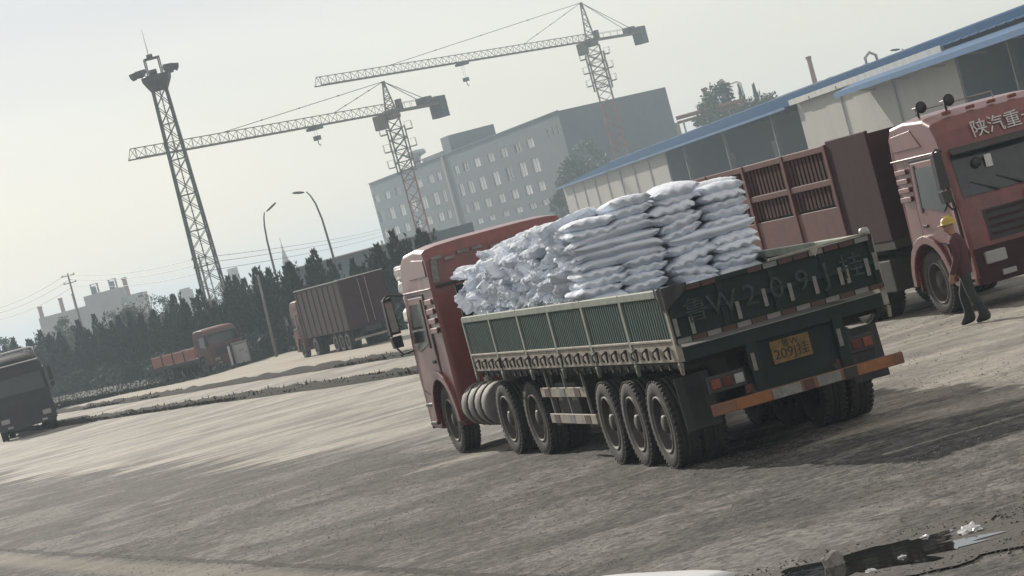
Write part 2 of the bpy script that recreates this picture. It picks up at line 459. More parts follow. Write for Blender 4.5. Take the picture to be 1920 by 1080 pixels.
def relief(x, y):
    """worn yard: shallow waves, potholes and coarse aggregate standing proud"""
    k = sm((x + 11) / 3) * sm((11 - x) / 3) * sm((y - 17) / 3) * sm((64 - y) / 20)
    if k <= 0: return 0
    v = Vector((x, y, 0))
    h = 0.018 * noise.noise(v * 0.45) + 0.010 * noise.noise(v * 1.5 + Vector((3, 0, 0))) + 0.009 * noise.noise(v * 4.1)
    if y < 50: h += 0.009 * noise.noise(v * 8.3) + (0.010 * max(0, noise.noise(v * 15)) if y < 37 else 0)
    # the roughness comes and goes with the patches of the surface
    return k * h * (0.55 + 0.9 * max(0, noise.noise(v * 0.22 + Vector((9, 4, 0))) + 0.3)) - 0.006 * k
g = MB()
g.v = [(x, y, gz(x, y) + relief(x, y)) for y in gy for x in gx]
w_ = len(gx)
g.f = [(j * w_ + i, j * w_ + i + 1, (j + 1) * w_ + i + 1, (j + 1) * w_ + i) for j in range(len(gy) - 1) for i in range(w_ - 1)]
GM = ground_material()
kind(g.build('ground', GM, smooth=True), 'structure')

# verges of soil and weeds between the lanes, laid along the lane direction
DV = Vector((-0.356, 0.934, 0))
def along(p, t):
    """a point on the line p = const, t metres on from where it crosses y = 60"""
    x = (p - PY * 60) / PX
    return Vector((x, 60, 0)) + DV * t
def verge(p, half, t0, t1, seed, label_soil):
    r = random.Random(seed)
    mb = MB()
    N = int((t1 - t0) / 0.8)
    rows = []
    for i in range(N + 1):
        t = t0 + (t1 - t0) * i / N
        nz = noise.noise(Vector((t * 0.12, seed, 0)))
        w = half * (1 + 0.55 * nz + 0.2 * noise.noise(Vector((t * 0.6, seed, 3))))
        c = along(p + 0.5 * noise.noise(Vector((t * 0.05, seed, 9))), t)
        rows.append([c + Vector((PX, PY, 0)) * w * k for k in (-1, -0.75, -0.3, 0.3, 0.75, 1)])
    hs = (-0.03, 0.06, 0.12, 0.13, 0.05, -0.03)
    for rw in rows:
        for k, q in enumerate(rw):
            mb.v.append((q.x, q.y, gz(q.x, q.y) + hs[k] * (0.7 + 0.9 * r.random())))
    mb.f = [(i * 6 + k, i * 6 + k + 1, (i + 1) * 6 + k + 1, (i + 1) * 6 + k) for i in range(N) for k in range(5)]
    kind(mb.build('soil_verge', 'soil', smooth=True), 'structure')
    gb = MB()
    for i in range(int((t1 - t0) * 150)):
        t = r.uniform(t0, t1)
        if noise.noise(Vector((t * 0.09, seed * 3.1, 1))) < -0.12: continue
        c = along(p, t) + Vector((PX, PY, 0)) * half * r.uniform(-0.95, 0.95)
        h = r.uniform(0.03, 0.11) * (2.2 if r.random() < 0.03 else 1)
        a = r.uniform(0, math.pi); wd = r.uniform(0.02, 0.07)
        d = Vector((math.cos(a) * wd, math.sin(a) * wd, 0))
        z = gz(c.x, c.y) + 0.03
        tp = c + Vector((r.uniform(-.1, .1), r.uniform(-.1, .1), 0))
        gb.add([(c.x - d.x, c.y - d.y, z), (c.x + d.x, c.y + d.y, z), (tp.x, tp.y, z + h)], [(0, 1, 2)])
    o = gb.build('weeds', 'grass')
    kind(o, 'stuff'); tag(o, label_soil, 'weeds')
verge(26.1, 0.55, 8, 82, 3, 'dark weeds on the near verge beyond the pale lane')
verge(31.2, 0.60, 8, 108, 5, 'dark weeds on the far verge before the lower lot')

# dark grassy sheet in front of the hedge, left of the lower lot
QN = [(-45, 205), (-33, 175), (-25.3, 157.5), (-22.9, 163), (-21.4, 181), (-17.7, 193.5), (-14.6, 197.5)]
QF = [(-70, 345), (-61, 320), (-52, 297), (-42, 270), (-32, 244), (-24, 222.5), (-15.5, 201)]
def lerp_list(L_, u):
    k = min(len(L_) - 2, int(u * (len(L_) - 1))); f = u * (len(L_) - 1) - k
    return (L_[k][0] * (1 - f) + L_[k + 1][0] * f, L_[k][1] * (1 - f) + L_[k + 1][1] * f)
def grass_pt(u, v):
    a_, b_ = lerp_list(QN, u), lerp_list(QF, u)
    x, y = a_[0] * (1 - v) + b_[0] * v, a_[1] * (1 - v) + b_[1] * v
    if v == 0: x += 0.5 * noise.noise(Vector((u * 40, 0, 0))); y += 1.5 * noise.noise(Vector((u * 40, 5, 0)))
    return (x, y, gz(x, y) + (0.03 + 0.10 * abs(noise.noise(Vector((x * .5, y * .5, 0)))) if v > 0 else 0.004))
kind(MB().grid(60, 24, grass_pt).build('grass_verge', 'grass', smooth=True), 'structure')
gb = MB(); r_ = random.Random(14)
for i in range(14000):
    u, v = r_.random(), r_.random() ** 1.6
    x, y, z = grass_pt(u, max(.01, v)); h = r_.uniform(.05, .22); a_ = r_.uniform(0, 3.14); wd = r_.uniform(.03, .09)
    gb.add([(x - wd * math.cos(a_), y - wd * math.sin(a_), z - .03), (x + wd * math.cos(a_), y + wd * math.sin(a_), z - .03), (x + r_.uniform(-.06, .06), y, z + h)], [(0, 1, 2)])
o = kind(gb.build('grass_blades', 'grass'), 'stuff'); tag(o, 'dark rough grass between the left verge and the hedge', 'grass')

# loose grit lying on the near yard
gr = MB()
r_ = random.Random(21)
for i in range(26000):
    y = 20 + 32 * r_.random() ** 1.7
    x = r_.uniform(-0.2, 0.2) * y
    if x < -0.19 * y or noise.noise(Vector((x * 0.35, y * 0.25, 4))) < -0.25 + r_.random() * 0.3: continue
    s = 0.004 + 0.013 * r_.random() ** 3
    a = r_.uniform(0, 6.28)
    vs_ = [(x + s * math.cos(a + k * 1.57) * r_.uniform(.6, 1.2), y + s * math.sin(a + k * 1.57) * r_.uniform(.6, 1.2), 0.0) for k in range(4)]
    gr.add(vs_ + [(x, y, s * r_.uniform(.6, 1.1))], [(0, 1, 4), (1, 2, 4), (2, 3, 4), (3, 0, 4)])
o = kind(gr.build('loose_grit', 'stone'), 'stuff')
tag(o, 'loose grit scattered over the near asphalt yard', 'grit')

# puddle in the lower right
def water_mat():
    m = bpy.data.materials.new('puddle_water'); m.use_nodes = True
    n, l = m.node_tree.nodes, m.node_tree.links
    b = n['Principled BSDF']
    b.inputs['Base Color'].default_value = (0.012, 0.012, 0.011, 1)
    b.inputs['Roughness'].default_value = 0.04; b.inputs['Specular IOR Level'].default_value = 0.5
    tc = n.new('ShaderNodeTexCoord'); z = n.new('ShaderNodeTexNoise'); z.inputs['Scale'].default_value = 5
    l.new(tc.outputs['Object'], z.inputs['Vector'])
    bp = n.new('ShaderNodeBump'); bp.inputs['Strength'].default_value = 0.06; bp.inputs['Distance'].default_value = 0.02
    l.new(z.outputs[0], bp.inputs['Height']); l.new(bp.outputs[0], b.inputs['Normal'])
    return m
def blob(name, cx, cy, rx, ry, rz, m, z, seed, rough=0.35, n=72):
    vs_ = []
    for k in range(n):
        a = 2 * math.pi * k / n
        s = 1 + rough * noise.noise(Vector((math.cos(a) * 1.7, math.sin(a) * 1.7, seed))) + rough * .6 * noise.noise(Vector((math.cos(a) * 6, math.sin(a) * 6, seed + 5)))
        x, y = rx * s * math.cos(a), ry * s * math.sin(a)
        vs_.append((cx + x * math.cos(rz) - y * math.sin(rz), cy + x * math.sin(rz) + y * math.cos(rz), z))
    mb = MB(); mb.add(vs_ + [(cx, cy, z)], [(k, (k + 1) % n, n) for k in range(n)])
    return kind(mb.build(name, m), 'structure')
M['mud'] = mat('wet_mud', (0.050, 0.044, 0.038), 0.7, spec=0.3, var=0.4, scale=3, bump=0.9, bscale=9)
M['water'] = water_mat()
blob('mud_patch', 2.45, 22.4, 1.55, 1.05, R(-22), 'mud', 0.010, 2.0, 0.5)
blob('puddle_water', 2.05, 22.46, 0.86, 0.62, R(-22), 'water', 0.015, 4.4, 0.75)
# clods of mud round the water
mc = MB(); r_ = random.Random(5)
for i in range(1500):
    a = r_.uniform(0, 6.28); k = r_.uniform(0.78, 1.6)
    x0, y0 = 1.2 * k * math.cos(a), 0.8 * k * math.sin(a)
    x = 2.4 + x0 * math.cos(R(-22)) - y0 * math.sin(R(-22)); y = 22.38 + x0 * math.sin(R(-22)) + y0 * math.cos(R(-22))
    s = 0.005 + 0.015 * r_.random() ** 2.5
    vs_ = [(x + s * math.cos(a + q * 1.26) * r_.uniform(.6, 1.3), y + s * math.sin(a + q * 1.26) * r_.uniform(.6, 1.3), 0.006) for q in range(5)]
    mc.add(vs_ + [(x + r_.uniform(-s, s) * .3, y, 0.008 + s * r_.uniform(.5, 1.0))], [(q, (q + 1) % 5, 5) for q in range(5)])
o = kind(mc.build('mud_clods', 'mud'), 'stuff'); tag(o, 'clods of wet mud round the dark puddle', 'mud')

def rock(name, loc, s, m, seed, parent=None):
    bm = bmesh.new(); bmesh.ops.create_icosphere(bm, subdivisions=2, radius=1)
    for v in bm.verts:
        k = 1 + 0.35 * noise.noise(v.co * 1.6 + Vector((seed, 0, 0)))
        v.co = Vector((v.co.x * s[0] * k, v.co.y * s[1] * k, max(-0.3, v.co.z * k) * s[2] + s[2] * 0.3))
    me = bpy.data.meshes.new(name); bm.to_mesh(me); bm.free()
    me.materials.append(M[m])
    return link(name, me, parent, loc)
tag(rock('stone', (1.86, 22.75, 0), (0.10, 0.09, 0.10), 'stone', 3), 'grey stone standing in the puddle edge', 'stone')
tag(rock('stone', (3.35, 20.95, 0), (0.07, 0.06, 0.05), 'stone', 8), 'small dark stone at the right edge below the puddle', 'stone')
def crumple(name, loc, s, m, seed):
    bm = bmesh.new(); bmesh.ops.create_icosphere(bm, subdivisions=3, radius=1)
    for v in bm.verts:
        k = 1 + 0.7 * noise.noise(v.co * 2.6 + Vector((seed, 0, 0))) + 0.3 * noise.noise(v.co * 7 + Vector((seed, 3, 0)))
        v.co = Vector((v.co.x * s[0] * k, v.co.y * s[1] * k, max(-0.2, v.co.z * k) * s[2] + 0.2 * s[2]))
    me = bpy.data.meshes.new(name); bm.to_mesh(me); bm.free()
    me.materials.append(M[m])
    return link(name, me, None, loc)
tag(crumple('plastic_bag', (2.93, 22.62, 0.0), (0.085, 0.075, 0.05), 'white', 1), 'crumpled white plastic bag at the far edge of the puddle', 'litter')
for i, (x, y) in enumerate(((2.62, 22.95), (2.33, 22.2), (2.05, 21.95))):
    tag(crumple('plastic_scrap', (x, y, 0.008), (0.035, 0.03, 0.018), 'white', 4 + i),
        ('white scrap on the mud behind the puddle', 'white scrap floating in the middle of the puddle', 'white scrap at the near edge of the puddle')[i], 'litter')

# ------------------------------------------------------------------ truck pieces
def tyre_mesh(r=0.53, w=0.29):
    mb = MB()
    prof = [(r * .60, -w * .36), (r * .64, -w * .45), (r * .78, -w * .5), (r * .93, -w * .49), (r * .985, -w * .42), (r, -w * .3), (r, -w * .13),
            (r * .972, -w * .12), (r * .972, -w * .07), (r, -w * .06), (r, w * .06), (r * .972, w * .07), (r * .972, w * .12), (r, w * .13), (r, w * .3),
            (r * .985, w * .42), (r * .93, w * .49), (r * .78, w * .5), (r * .64, w * .45), (r * .60, w * .36)]
    mb.lathe(prof, 44)
    for k in range(44):                       # shoulder lugs
        t = 2 * math.pi * (k + .5) / 44
        for s in (-1, 1):
            c = Vector((s * w * .40, (r * .985) * math.cos(t), (r * .985) * math.sin(t)))
            mb.box(c.x, c.y, c.z, w * .17, r * .075, 0.02, rx=t + math.pi / 2)
    return mb.mesh('tyre', 'rubber', True)
def rim_mesh(r=0.53, w=0.29):
    mb = MB()                                 # the outer face looks along -x
    a = -w * .5
    mb.lathe([(r * .60, a + .012), (r * .575, a + .04), (r * .56, a + .13), (r * .42, a + .165), (r * .34, a + .15), (r * .30, a + .11),
              (r * .22, a + .10), (r * .20, a + .03), (r * .15, a + .015), (0.001, a + .012)], 36)
    for k in range(10):
        t = 2 * math.pi * k / 10
        mb.lathe([(.016, a + .15), (.016, a + .09), (.001, a + .085)], 6, c=(0, r * .32 * math.cos(t), r * .32 * math.sin(t)))
    return mb.mesh('rim', 'rim', True)
def flange_mesh(r=0.53, w=0.29):
    a = -w * .5
    return MB().lathe([(r * .60, a + .016), (r * .615, a - .004), (r * .645, a + .004), (r * .65, a + .03)], 36).mesh('rim_edge', 'flange', True)
FLG = flange_mesh()
def drum_mesh(r=0.53, w=0.29):
    mb = MB()
    mb.lathe([(.001, -w * .3), (r * .38, -w * .28), (r * .38, w * .5), (.001, w * .5)], 24)
    return mb.mesh('wheel', 'chassis')
TY, RM, DR = tyre_mesh(), rim_mesh(), drum_mesh()
def wheel(parent, x, y, z=0.53, dual=False, s=1.0, rz=0.0):
    """x < 0 is the left side, the rim looks outward"""
    rot = (0, 0, (0 if x < 0 else math.pi) + rz)
    w = link('wheel', DR, parent, (x, y, z), rot=rot)
    link('tyre', TY, w); link('rim', RM, w); link('rim_edge', FLG, w)
    if dual:
        link('tyre', TY, w, (0.33, 0, 0))
    w.scale = (s, s, s)
    return w

def plate_poly(mb, pts, x0, x1):
    mb.prism(pts, x0, x1, 'x'); return mb

def cab_parts(root, m_body, off=(0, 0, 0), rz=0.0, zt=3.22, hw=1.22, detail=2, m_low='black', text=None, lamps=True, m_front=None, wheel_y=0.82, tapes=False, visor=True):
    """tractor cab, rear wall at local y = 0, nose at y = 2.3; parts hang on root"""
    kw = dict(parent=root, loc=off, rz=rz)
    arch = [(wheel_y + 0.68 * math.cos(R(a)), 0.52 + 0.70 * math.sin(R(a))) for a in range(-8, 189, 14)]
    prof = [(0.0, 0.62), (0.0, 2.55), (0.03, zt - .18), (0.16, zt - .02), (0.7, zt + .02), (1.45, zt - .02), (1.75, zt - .12), (1.92, zt - .32), (2.03, 2.53), (2.22, 1.78), (2.29, 1.25), (2.31, 0.60), (2.24, 0.40), (1.62, 0.38)]
    prof += [(a, b) for a, b in arch]
    yc, zc = 1.1, 1.8
    def warp(x, y, z):
        k = abs(x) / hw
        y2 = y - 0.13 * k ** 3 * max(0, (y - 1.5) / .8)
        z2 = z - (0.05 * k ** 5 if z > 2.6 else 0)
        x2 = x * (1 - 0.055 * max(0, z - 1.75) / 1.5)
        return (x2, y2, z2)
    mb = MB()
    xs = [(-1, .03), (-.985, .012), (-.95, .003), (-.8, 0), (-.45, 0), (0, 0), (.45, 0), (.8, 0), (.95, .003), (.985, .012), (1, .03)]
    n = len(prof)
    for fx, s in xs:
        for y, z in prof:
            mb.v.append(warp(fx * hw, yc + (y - yc) * (1 - s), zc + (z - zc) * (1 - s)))
    for i in range(len(xs) - 1):
        for k in range(n):
            mb.f.append((i * n + k, i * n + (k + 1) % n, (i + 1) * n + (k + 1) % n, (i + 1) * n + k))
    mb.f.append(tuple(range(n - 1, -1, -1))); mb.f.append(tuple(range((len(xs) - 1) * n, len(xs) * n)))
    cab = mb.build('cab', m_body, **kw)
    bev = cab.modifiers.new('bevel', 'BEVEL'); bev.width = 0.03; bev.segments = 2; bev.limit_method = 'ANGLE'; bev.angle_limit = R(30)
    # windscreen follows the nose
    def ws(u, v):
        x = (u * 2 - 1) * hw * 0.90
        y = 2.215 + (2.04 - 2.215) * v; z = 1.80 + (2.50 - 1.80) * v
        p = warp(x, y, z); return (p[0], p[1] + 0.014, p[2] + 0.004)
    def ws2(u, v):
        p = ws(u, v); return (p[0], p[1] - 0.03, p[2])
    w = MB().grid(14, 4, ws); w.grid(14, 4, ws2)
    wsc = w.build('windscreen', 'glass', cab, True)
    if detail > 1:
        for sx in (-.45, .05, .5):
            wp = MB().bar(warp(sx, 2.27, 1.80), warp(sx + .42, 2.17, 2.02), .025, .02)
            wp.build('wiper', 'black', wsc)
    # nose panels: grille, bumper, lamps
    g_ = MB()
    def nose(u, v, z0, z1, hx, o):
        x = (u * 2 - 1) * hx
        z = z0 + (z1 - z0) * v
        y = 2.22 + (2.29 - 2.22) * min(1, (1.78 - z) / .53) if z > 1.25 else 2.29 + .02 * (1.25 - z) / .65
        p = warp(x, y, z); return (p[0], p[1] + o, p[2])
    g_.grid(10, 4, lambda u, v: nose(u, v, 1.05, 1.55, hw * .72, .012)); g_.grid(10, 4, lambda u, v: nose(u, v, 1.05, 1.55, hw * .72, -.02))
    gr_ = g_.build('grille', 'black', cab)
    if detail > 1:
        for k in range(4):
            z = 1.12 + k * .12
            s = MB().grid(10, 1, lambda u, v: nose(u, v, z, z + .045, hw * .68, .03)); s.grid(10, 1, lambda u, v: nose(u, v, z, z + .045, hw * .68, .013))
            s.build('slat', m_front or 'chassis', gr_)
        e_ = MB().lathe([(.001, 2.335), (.09, 2.335), (.11, 2.32), (.11, 2.30)], 20, 'y', (0, 0, 1.62)); e_.build('emblem', 'steel', cab, True)
    bmp = MB()
    bmp.grid(14, 5, lambda u, v: nose(u, v, .40, .98, hw * .985, .035)); bmp.grid(14, 5, lambda u, v: nose(u, v, .40, .98, hw * .985, -.04))
    bu = bmp.build('bumper', m_front or m_low, cab)
    for s in (-1, 1):
        h = MB()
        h.grid(5, 3, lambda u, v: (lambda p: (p[0] + s * hw * .70, p[1], p[2]))(nose(.5 + (u - .5) * .32, v, .66, .90, hw, .05 - .028)))
        hl = MB()
        hl.box(s * hw * .72, 2.27, .80, .36, .10, .20)
        hl.build('headlight', 'lens', cab, bevel=.02)
        fl = MB().box(s * hw * .60, 2.32, .52, .24, .06, .09); fl.build('fog_light', 'lens', cab, bevel=.01)
    if visor:
        v_ = MB().grid(14, 2, lambda u, v: (lambda p: (p[0], p[1], p[2]))(warp((u * 2 - 1) * hw * .92, 2.07 + .16 * v, 2.60 - .10 * v)))
        v_.grid(14, 2, lambda u, v: (lambda p: (p[0], p[1], p[2] - .02))(warp((u * 2 - 1) * hw * .92, 2.07 + .16 * v, 2.60 - .10 * v)))
        v_.build('sun_visor', 'black', cab)
    for s in (-1, 1):
        x0 = s * hw
        # door, side window, louvres, mirror, steps
        dpoly = [(0.62, 1.22), (0.62, 1.70), (0.70, 2.52), (1.70, 2.52), (2.05, 1.75), (2.06, 1.05), (1.58, .95), (1.45, 1.15)]
        def side(poly, o0, o1):
            b = MB()
            n_ = len(poly)
            for o_ in (o0, o1):
                for y, z in poly:
                    p = warp(x0, y, z); b.v.append((p[0] + s * o_, p[1], p[2]))
            b.f = [tuple(range(n_ - 1, -1, -1)), tuple(range(n_, 2 * n_))] + [(k, (k + 1) % n_, n_ + (k + 1) % n_, n_ + k) for k in range(n_)]
            return b
        side([(0.585, 1.19), (0.585, 1.72), (0.665, 2.555), (1.725, 2.555), (2.09, 1.75), (2.10, 1.02), (1.57, .915), (1.43, 1.115)], -.03, .005).build('door_gap', 'black', cab)
        d = side(dpoly, -.03, .012).build('door', m_body, cab, bevel=.008)
        side([(0.84, 1.78), (0.86, 2.42), (1.62, 2.42), (1.90, 1.80), (1.62, 1.66)], .0, .018).build('window', 'glass', d)
        fr = side([(0.78, 1.70), (0.80, 2.48), (0.86, 2.48), (0.84, 1.72)], .0, .026)
        fr.build('window_post', 'black', d)
        MB().box(s * (hw + .02), 0.80, 1.48, .03, .17, .05).build('door_handle', 'black', d, bevel=.008)
        side([(0.01, 2.60), (0.01, 2.67), (1.88, 2.67), (1.93, 2.60)], -.02, .03).build('fairing_ledge', m_body, cab, bevel=.012)
        side([(0.16, zt - .42), (0.16, zt - .16), (0.95, zt - .12), (1.25, zt - .42)], -.02, .012).build('fairing_panel', m_body, cab, bevel=.01)
        for k in range(4):
            z = 1.92 + k * .15
            lv = side([(0.10, z), (0.10, z + .085), (0.52, z + .085), (0.52, z)], 0, .035)
            lv.build('louvre', m_body, cab, bevel=.01)
        fp = [(wheel_y + 0.66 * math.cos(R(a)), 0.52 + 0.68 * math.sin(R(a))) for a in range(0, 181, 15)]
        fo = [(wheel_y + 0.80 * math.cos(R(a)), 0.52 + 0.82 * math.sin(R(a))) for a in range(180, -1, -15)]
        fb = MB(); fb.prism(fp + fo, s * (hw - .02), s * (hw + .055), 'x')
        fb.build('fender', m_body, cab, bevel=.015)
        for k in range(2):
            MB().box(s * (hw - .05), 1.78, .50 + k * .3, .20, .42, .05).build('step', m_low, cab, bevel=.008)
        mr = MB()
        mr.tube([warp(x0, 2.05, 2.60), (s * (hw + .16), 2.20, 2.66), (s * (hw + .24), 2.20, 2.60)], .018, 6)
        mr.tube([warp(x0, 2.12, 1.70), (s * (hw + .14), 2.20, 1.68), (s * (hw + .22), 2.20, 1.80)], .018, 6)
        mr.prism([(s * (hw + .10), 2.02), (s * (hw + .12), 2.62), (s * (hw + .26), 2.60), (s * (hw + .28), 2.02)], 2.13, 2.27, 'y')
        mr.prism([(s * (hw + .11), 1.80), (s * (hw + .11), 1.99), (s * (hw + .28), 1.99), (s * (hw + .26), 1.80)], 2.12, 2.28, 'y')
        mm = mr.build('mirror', 'black', cab, bevel=.025)
        MB().box(s * (hw + .19), 2.122, 2.31, .12, .012, .50).build('mirror_glass', 'mirror', mm)
    if lamps:
        for x in (-.85, -.4, 0, .4, .85):
            MB().box(x * .95, 1.70, zt - .05, .14, .09, .06).build('marker_lamp', 'amber', cab, bevel=.015)
    if text:
        tm = text_mesh('lettering', text, .30, 'whitel', .006)
        t = link('lettering', tm, cab)
        t.matrix_local = Matrix.Translation((0, 1.985, zt - .43)) @ Matrix.Rotation(math.pi, 4, 'Z') @ Matrix.Rotation(R(77), 4, 'X')
    if tapes:
        # broken row of reflective tape along the top edge of the rear wall
        xs_ = [-.98, -.78, -.55, -.32, -.02, .28, .52, .78, .98]
        for i, x in enumerate(xs_):
            MB().box(x, -.012, zt - .22 - (.05 if i % 3 == 1 else 0), .17, .012, .05).build('reflective_tape', 'tapew', cab)
        MB().box(-1.06, -.012, zt - .42, .10, .012, .34, ry=R(6)).build('reflective_tape', 'tapew', cab)
    for x in (-1.06, 1.06):
        a = Matrix.Rotation(rz, 4, 'Z') @ Vector((x, wheel_y, 0))
        wheel(root, a.x + off[0], a.y + off[1], rz=rz)
    return cab

def tractor_rear(root, off, rz, axles, y0, y1, m_tank='tank'):
    """frame rails, drive wheels, ribbed tank and mudguards behind the cab"""
    f = MB()
    for x in (-.43, .43): f.box(x, (y0 + y1) / 2, .92, .09, y1 - y0, .28)
    for k in range(5): f.box(0, y0 + .3 + k * (y1 - y0 - .6) / 4, .92, .8, .10, .22)
    f.box(0, .9, .75, 1.5, 1.6, .6)
    f.build('chassis', 'chassis', root, loc=off, rz=rz)
    q = Matrix.Rotation(rz, 4, 'Z')
    for ya in axles:
        for x in (-1.08, 1.08):
            a = q @ Vector((x, ya, 0)); wheel(root, a.x + off[0], a.y + off[1], dual=True, rz=rz)
        ax = MB().tube([(-1.0, ya, .53), (1.0, ya, .53)], .09, 10); ax.lathe([(.001, -.2), (.2, -.12), (.24, 0), (.2, .12), (.001, .2)], 14, c=(0, ya, .53))
        ax.build('axle', 'chassis', root, loc=off, rz=rz)

# ------------------------------------------------------------------ the loaded truck
PSI = R(12.45)
HERO = empty('cargo_truck', (2.82, 32.67, 0), PSI)
tag(HERO, 'red articulated truck with green drop-side trailer carrying a load of white sacks', 'truck')
TL = 11.3                                   # trailer length
ZB, ZT = 1.38, 2.09                         # bed and top of the boards
bed = MB(); bed.box(0, TL / 2, ZB - .06, 2.42, TL - .06, .10)
bed.build('bed_floor', 'chassis', HERO)
fr = MB()
for x in (-.48, .48):
    fr.box(x, 6.0, 1.10, .14, 10.6, .40)
for k in range(14): fr.box(0, .5 + k * .78, 1.25, 2.3, .09, .12)
fr.build('trailer_chassis', 'chassis', HERO)
PO = [0.05, 1.95, 3.85, 5.7, 7.55, 9.4, 11.25]
def corr(y0, y1, x, s):
    """one pressed sheet between posts: upright ribs"""
    mb = MB(); n = 17
    pts = []
    for k in range(n):
        a = y0 + (y1 - y0) * k / n; d = (y1 - y0) / n
        pts += [(a, 0), (a + d * .42, 0), (a + d * .52, .030), (a + d * .90, .030)]
    pts.append((y1, 0))
    for z in (ZB + .16, ZT - .07):
        for a, o in pts: mb.v.append((x + s * o, a, z))
    m_ = len(pts)
    mb.f = [(k, k + 1, m_ + k + 1, m_ + k) for k in range(m_ - 1)]
    # inner skin
    b = len(mb.v)
    mb.v += [(x - s * .02, y0, ZB + .16), (x - s * .02, y1, ZB + .16), (x - s * .02, y1, ZT - .07), (x - s * .02, y0, ZT - .07)]
    mb.f.append((b, b + 1, b + 2, b + 3))
    return mb
hook = MB()
hook.box(-.012, 0, 0, .02, .055, .12); hook.tube([(-.02, 0, .04), (-.06, 0, .02), (-.07, 0, -.03), (-.05, 0, -.07)], .012, 6)
hook.prism([(-.04, .05), (.04, .05), (.0, -.09)], -.02, .004, 'x')
hook_me = hook.mesh('rope_hook', 'chassis')
for s in (-1, 1):
    x = s * 1.225
    for i in range(6):
        corr(PO[i] + .05, PO[i + 1] - .05, x, s).build('side_panel', 'green', HERO)
    for i, y in enumerate(PO):
        p_ = MB().box(x + s * .012, y, (ZB + ZT) / 2 - .06, .07, .085, ZT - ZB + .10)
        p_.prism([(y - .05, ZB - .12), (y + .05, ZB - .12), (y, ZB - .26)], x + s * .005, x + s * .05, 'x')
        p_.build('board_post', 'greenl' if i else 'beige', HERO, bevel=.006)
    for i in range(6):
        y0, y1 = PO[i], PO[i + 1]
        MB().box(x + s * .006, (y0 + y1) / 2, ZT - .03, .085, y1 - y0 - .025, .09).build('top_rail', 'greenl', HERO, bevel=.01)
        sb = MB().box(x + s * .004, (y0 + y1) / 2, ZB + .02, .05, y1 - y0 - .09, .25)
        sb.box(x + s * .02, (y0 + y1) / 2, ZB + .145, .06, y1 - y0 - .09, .03)
        sb.build('bottom_rail', 'beige', HERO, bevel=.006)
    for k in range(23):
        link('rope_hook', hook_me, HERO, (x + s * .045, .32 + k * .475, ZB + .02), rot=(0, 0, 0 if s < 0 else math.pi))
    ch = MB().box(s * 1.17, TL / 2, ZB - .13, .06, TL - .3, .10)
    for k in range(30): ch.box(s * 1.21, .3 + k * .37, ZB - .17, .03, .05, .07)
    ch.build('side_beam', 'chassis', HERO)
# head board
hb = MB().box(0, TL - .02, (ZB + ZT) / 2 + .25, 2.46, .06, ZT - ZB + .5)
for x in (-1.1, -.55, 0, .55, 1.1): hb.box(x, TL + .03, (ZB + ZT) / 2 + .25, .07, .05, ZT - ZB + .5)
hb.build('head_board', 'greend', HERO)
# tailgate
tg = MB().box(0, .03, (1.47 + ZT) / 2, 2.50, .05, ZT - 1.47)
for z in (1.50, 1.78, ZT - .03): tg.box(0, -.008, z, 2.50, .05, .06)
for x in (-1.21, -.62, 0, .62, 1.21): tg.box(x, -.002, (1.47 + ZT) / 2, .07, .045, ZT - 1.47)
TG = tg.build('tailgate', 'greend', HERO, bevel=.006)
MB().box(.62, -.0, ZT + .018, 1.20, .05, .022).build('worn_edge', 'beige', TG)
for x in (.55,): MB().prism([(x - .06, ZT + .02), (x + .06, ZT + .02), (x, ZT - .08)], -.045, -.036, 'y').build('latch', 'beige', TG)
MB().lathe([(.001, .06), (.045, .05), (.06, .02), (.06, -.06), (.001, -.06)], 14, 'z', (1.20, .03, ZT + .03)).build('hinge_cap', 'steel', TG, True)
chars = ['鲁', 'W', '2', '0', '9', 'J', '挂']
for c, x in zip(chars, (-.95, -.63, -.30, 0.02, .33, .62, .93)):
    me = text_mesh('letter', c, .34 if c not in '鲁挂' else .30, 'letter', .003)
    t = link('letter', me, TG)
    t.matrix_local = Matrix.Translation((x, -.040, 1.78)) @ Matrix.Rotation(R(90), 4, 'X')
tape_w = MB().box(0, 0, 0, .045, .006, .20).mesh('reflective_tape', 'tapew')
tape_h = MB().box(0, 0, 0, .16, .006, .055).mesh('reflective_tape', 'tapew')
tape_r = MB().box(0, 0, 0, .16, .006, .055).mesh('reflective_tape', 'taper')
for x, z in ((-1.215, 1.66), (-1.03, 1.64), (-.47, 1.66), (-.14, 1.72), (.17, 1.70), (.47, 1.70), (.78, 1.72), (.86, 1.72), (1.11, 1.74), (1.22, 1.78)):
    link('reflective_tape', tape_w, TG, (x, -.037, z))
for k in range(14):
    link('reflective_tape', tape_h if k % 2 == 0 else tape_r, TG, (-1.16 + k * .178, -.037, 1.50))
for k in range(13):
    if k in (3, 4): continue
    link('reflective_tape', tape_r if k % 3 else tape_h, TG, (-1.1 + k * .185, -.038, ZT - .035))
# loose tarpaulin corner over the left rear post
fl = MB()
fl.grid(10, 8, lambda u, v: (-1.29 + .012 * math.sin(u * 9), -.06 + .34 * u, ZT + .02 - v * (.30 - .22 * u) + .02 * math.sin(u * 7 + v * 3)))
fl.grid(8, 6, lambda u, v: (-1.29 + .30 * u, -.065 - .015 * math.sin(u * 8 + v * 2), ZT + .03 - v * (.26 - .20 * u)))
fo = fl.build('tarpaulin_corner', 'black', HERO)
sol = fo.modifiers.new('s', 'SOLIDIFY'); sol.thickness = .006
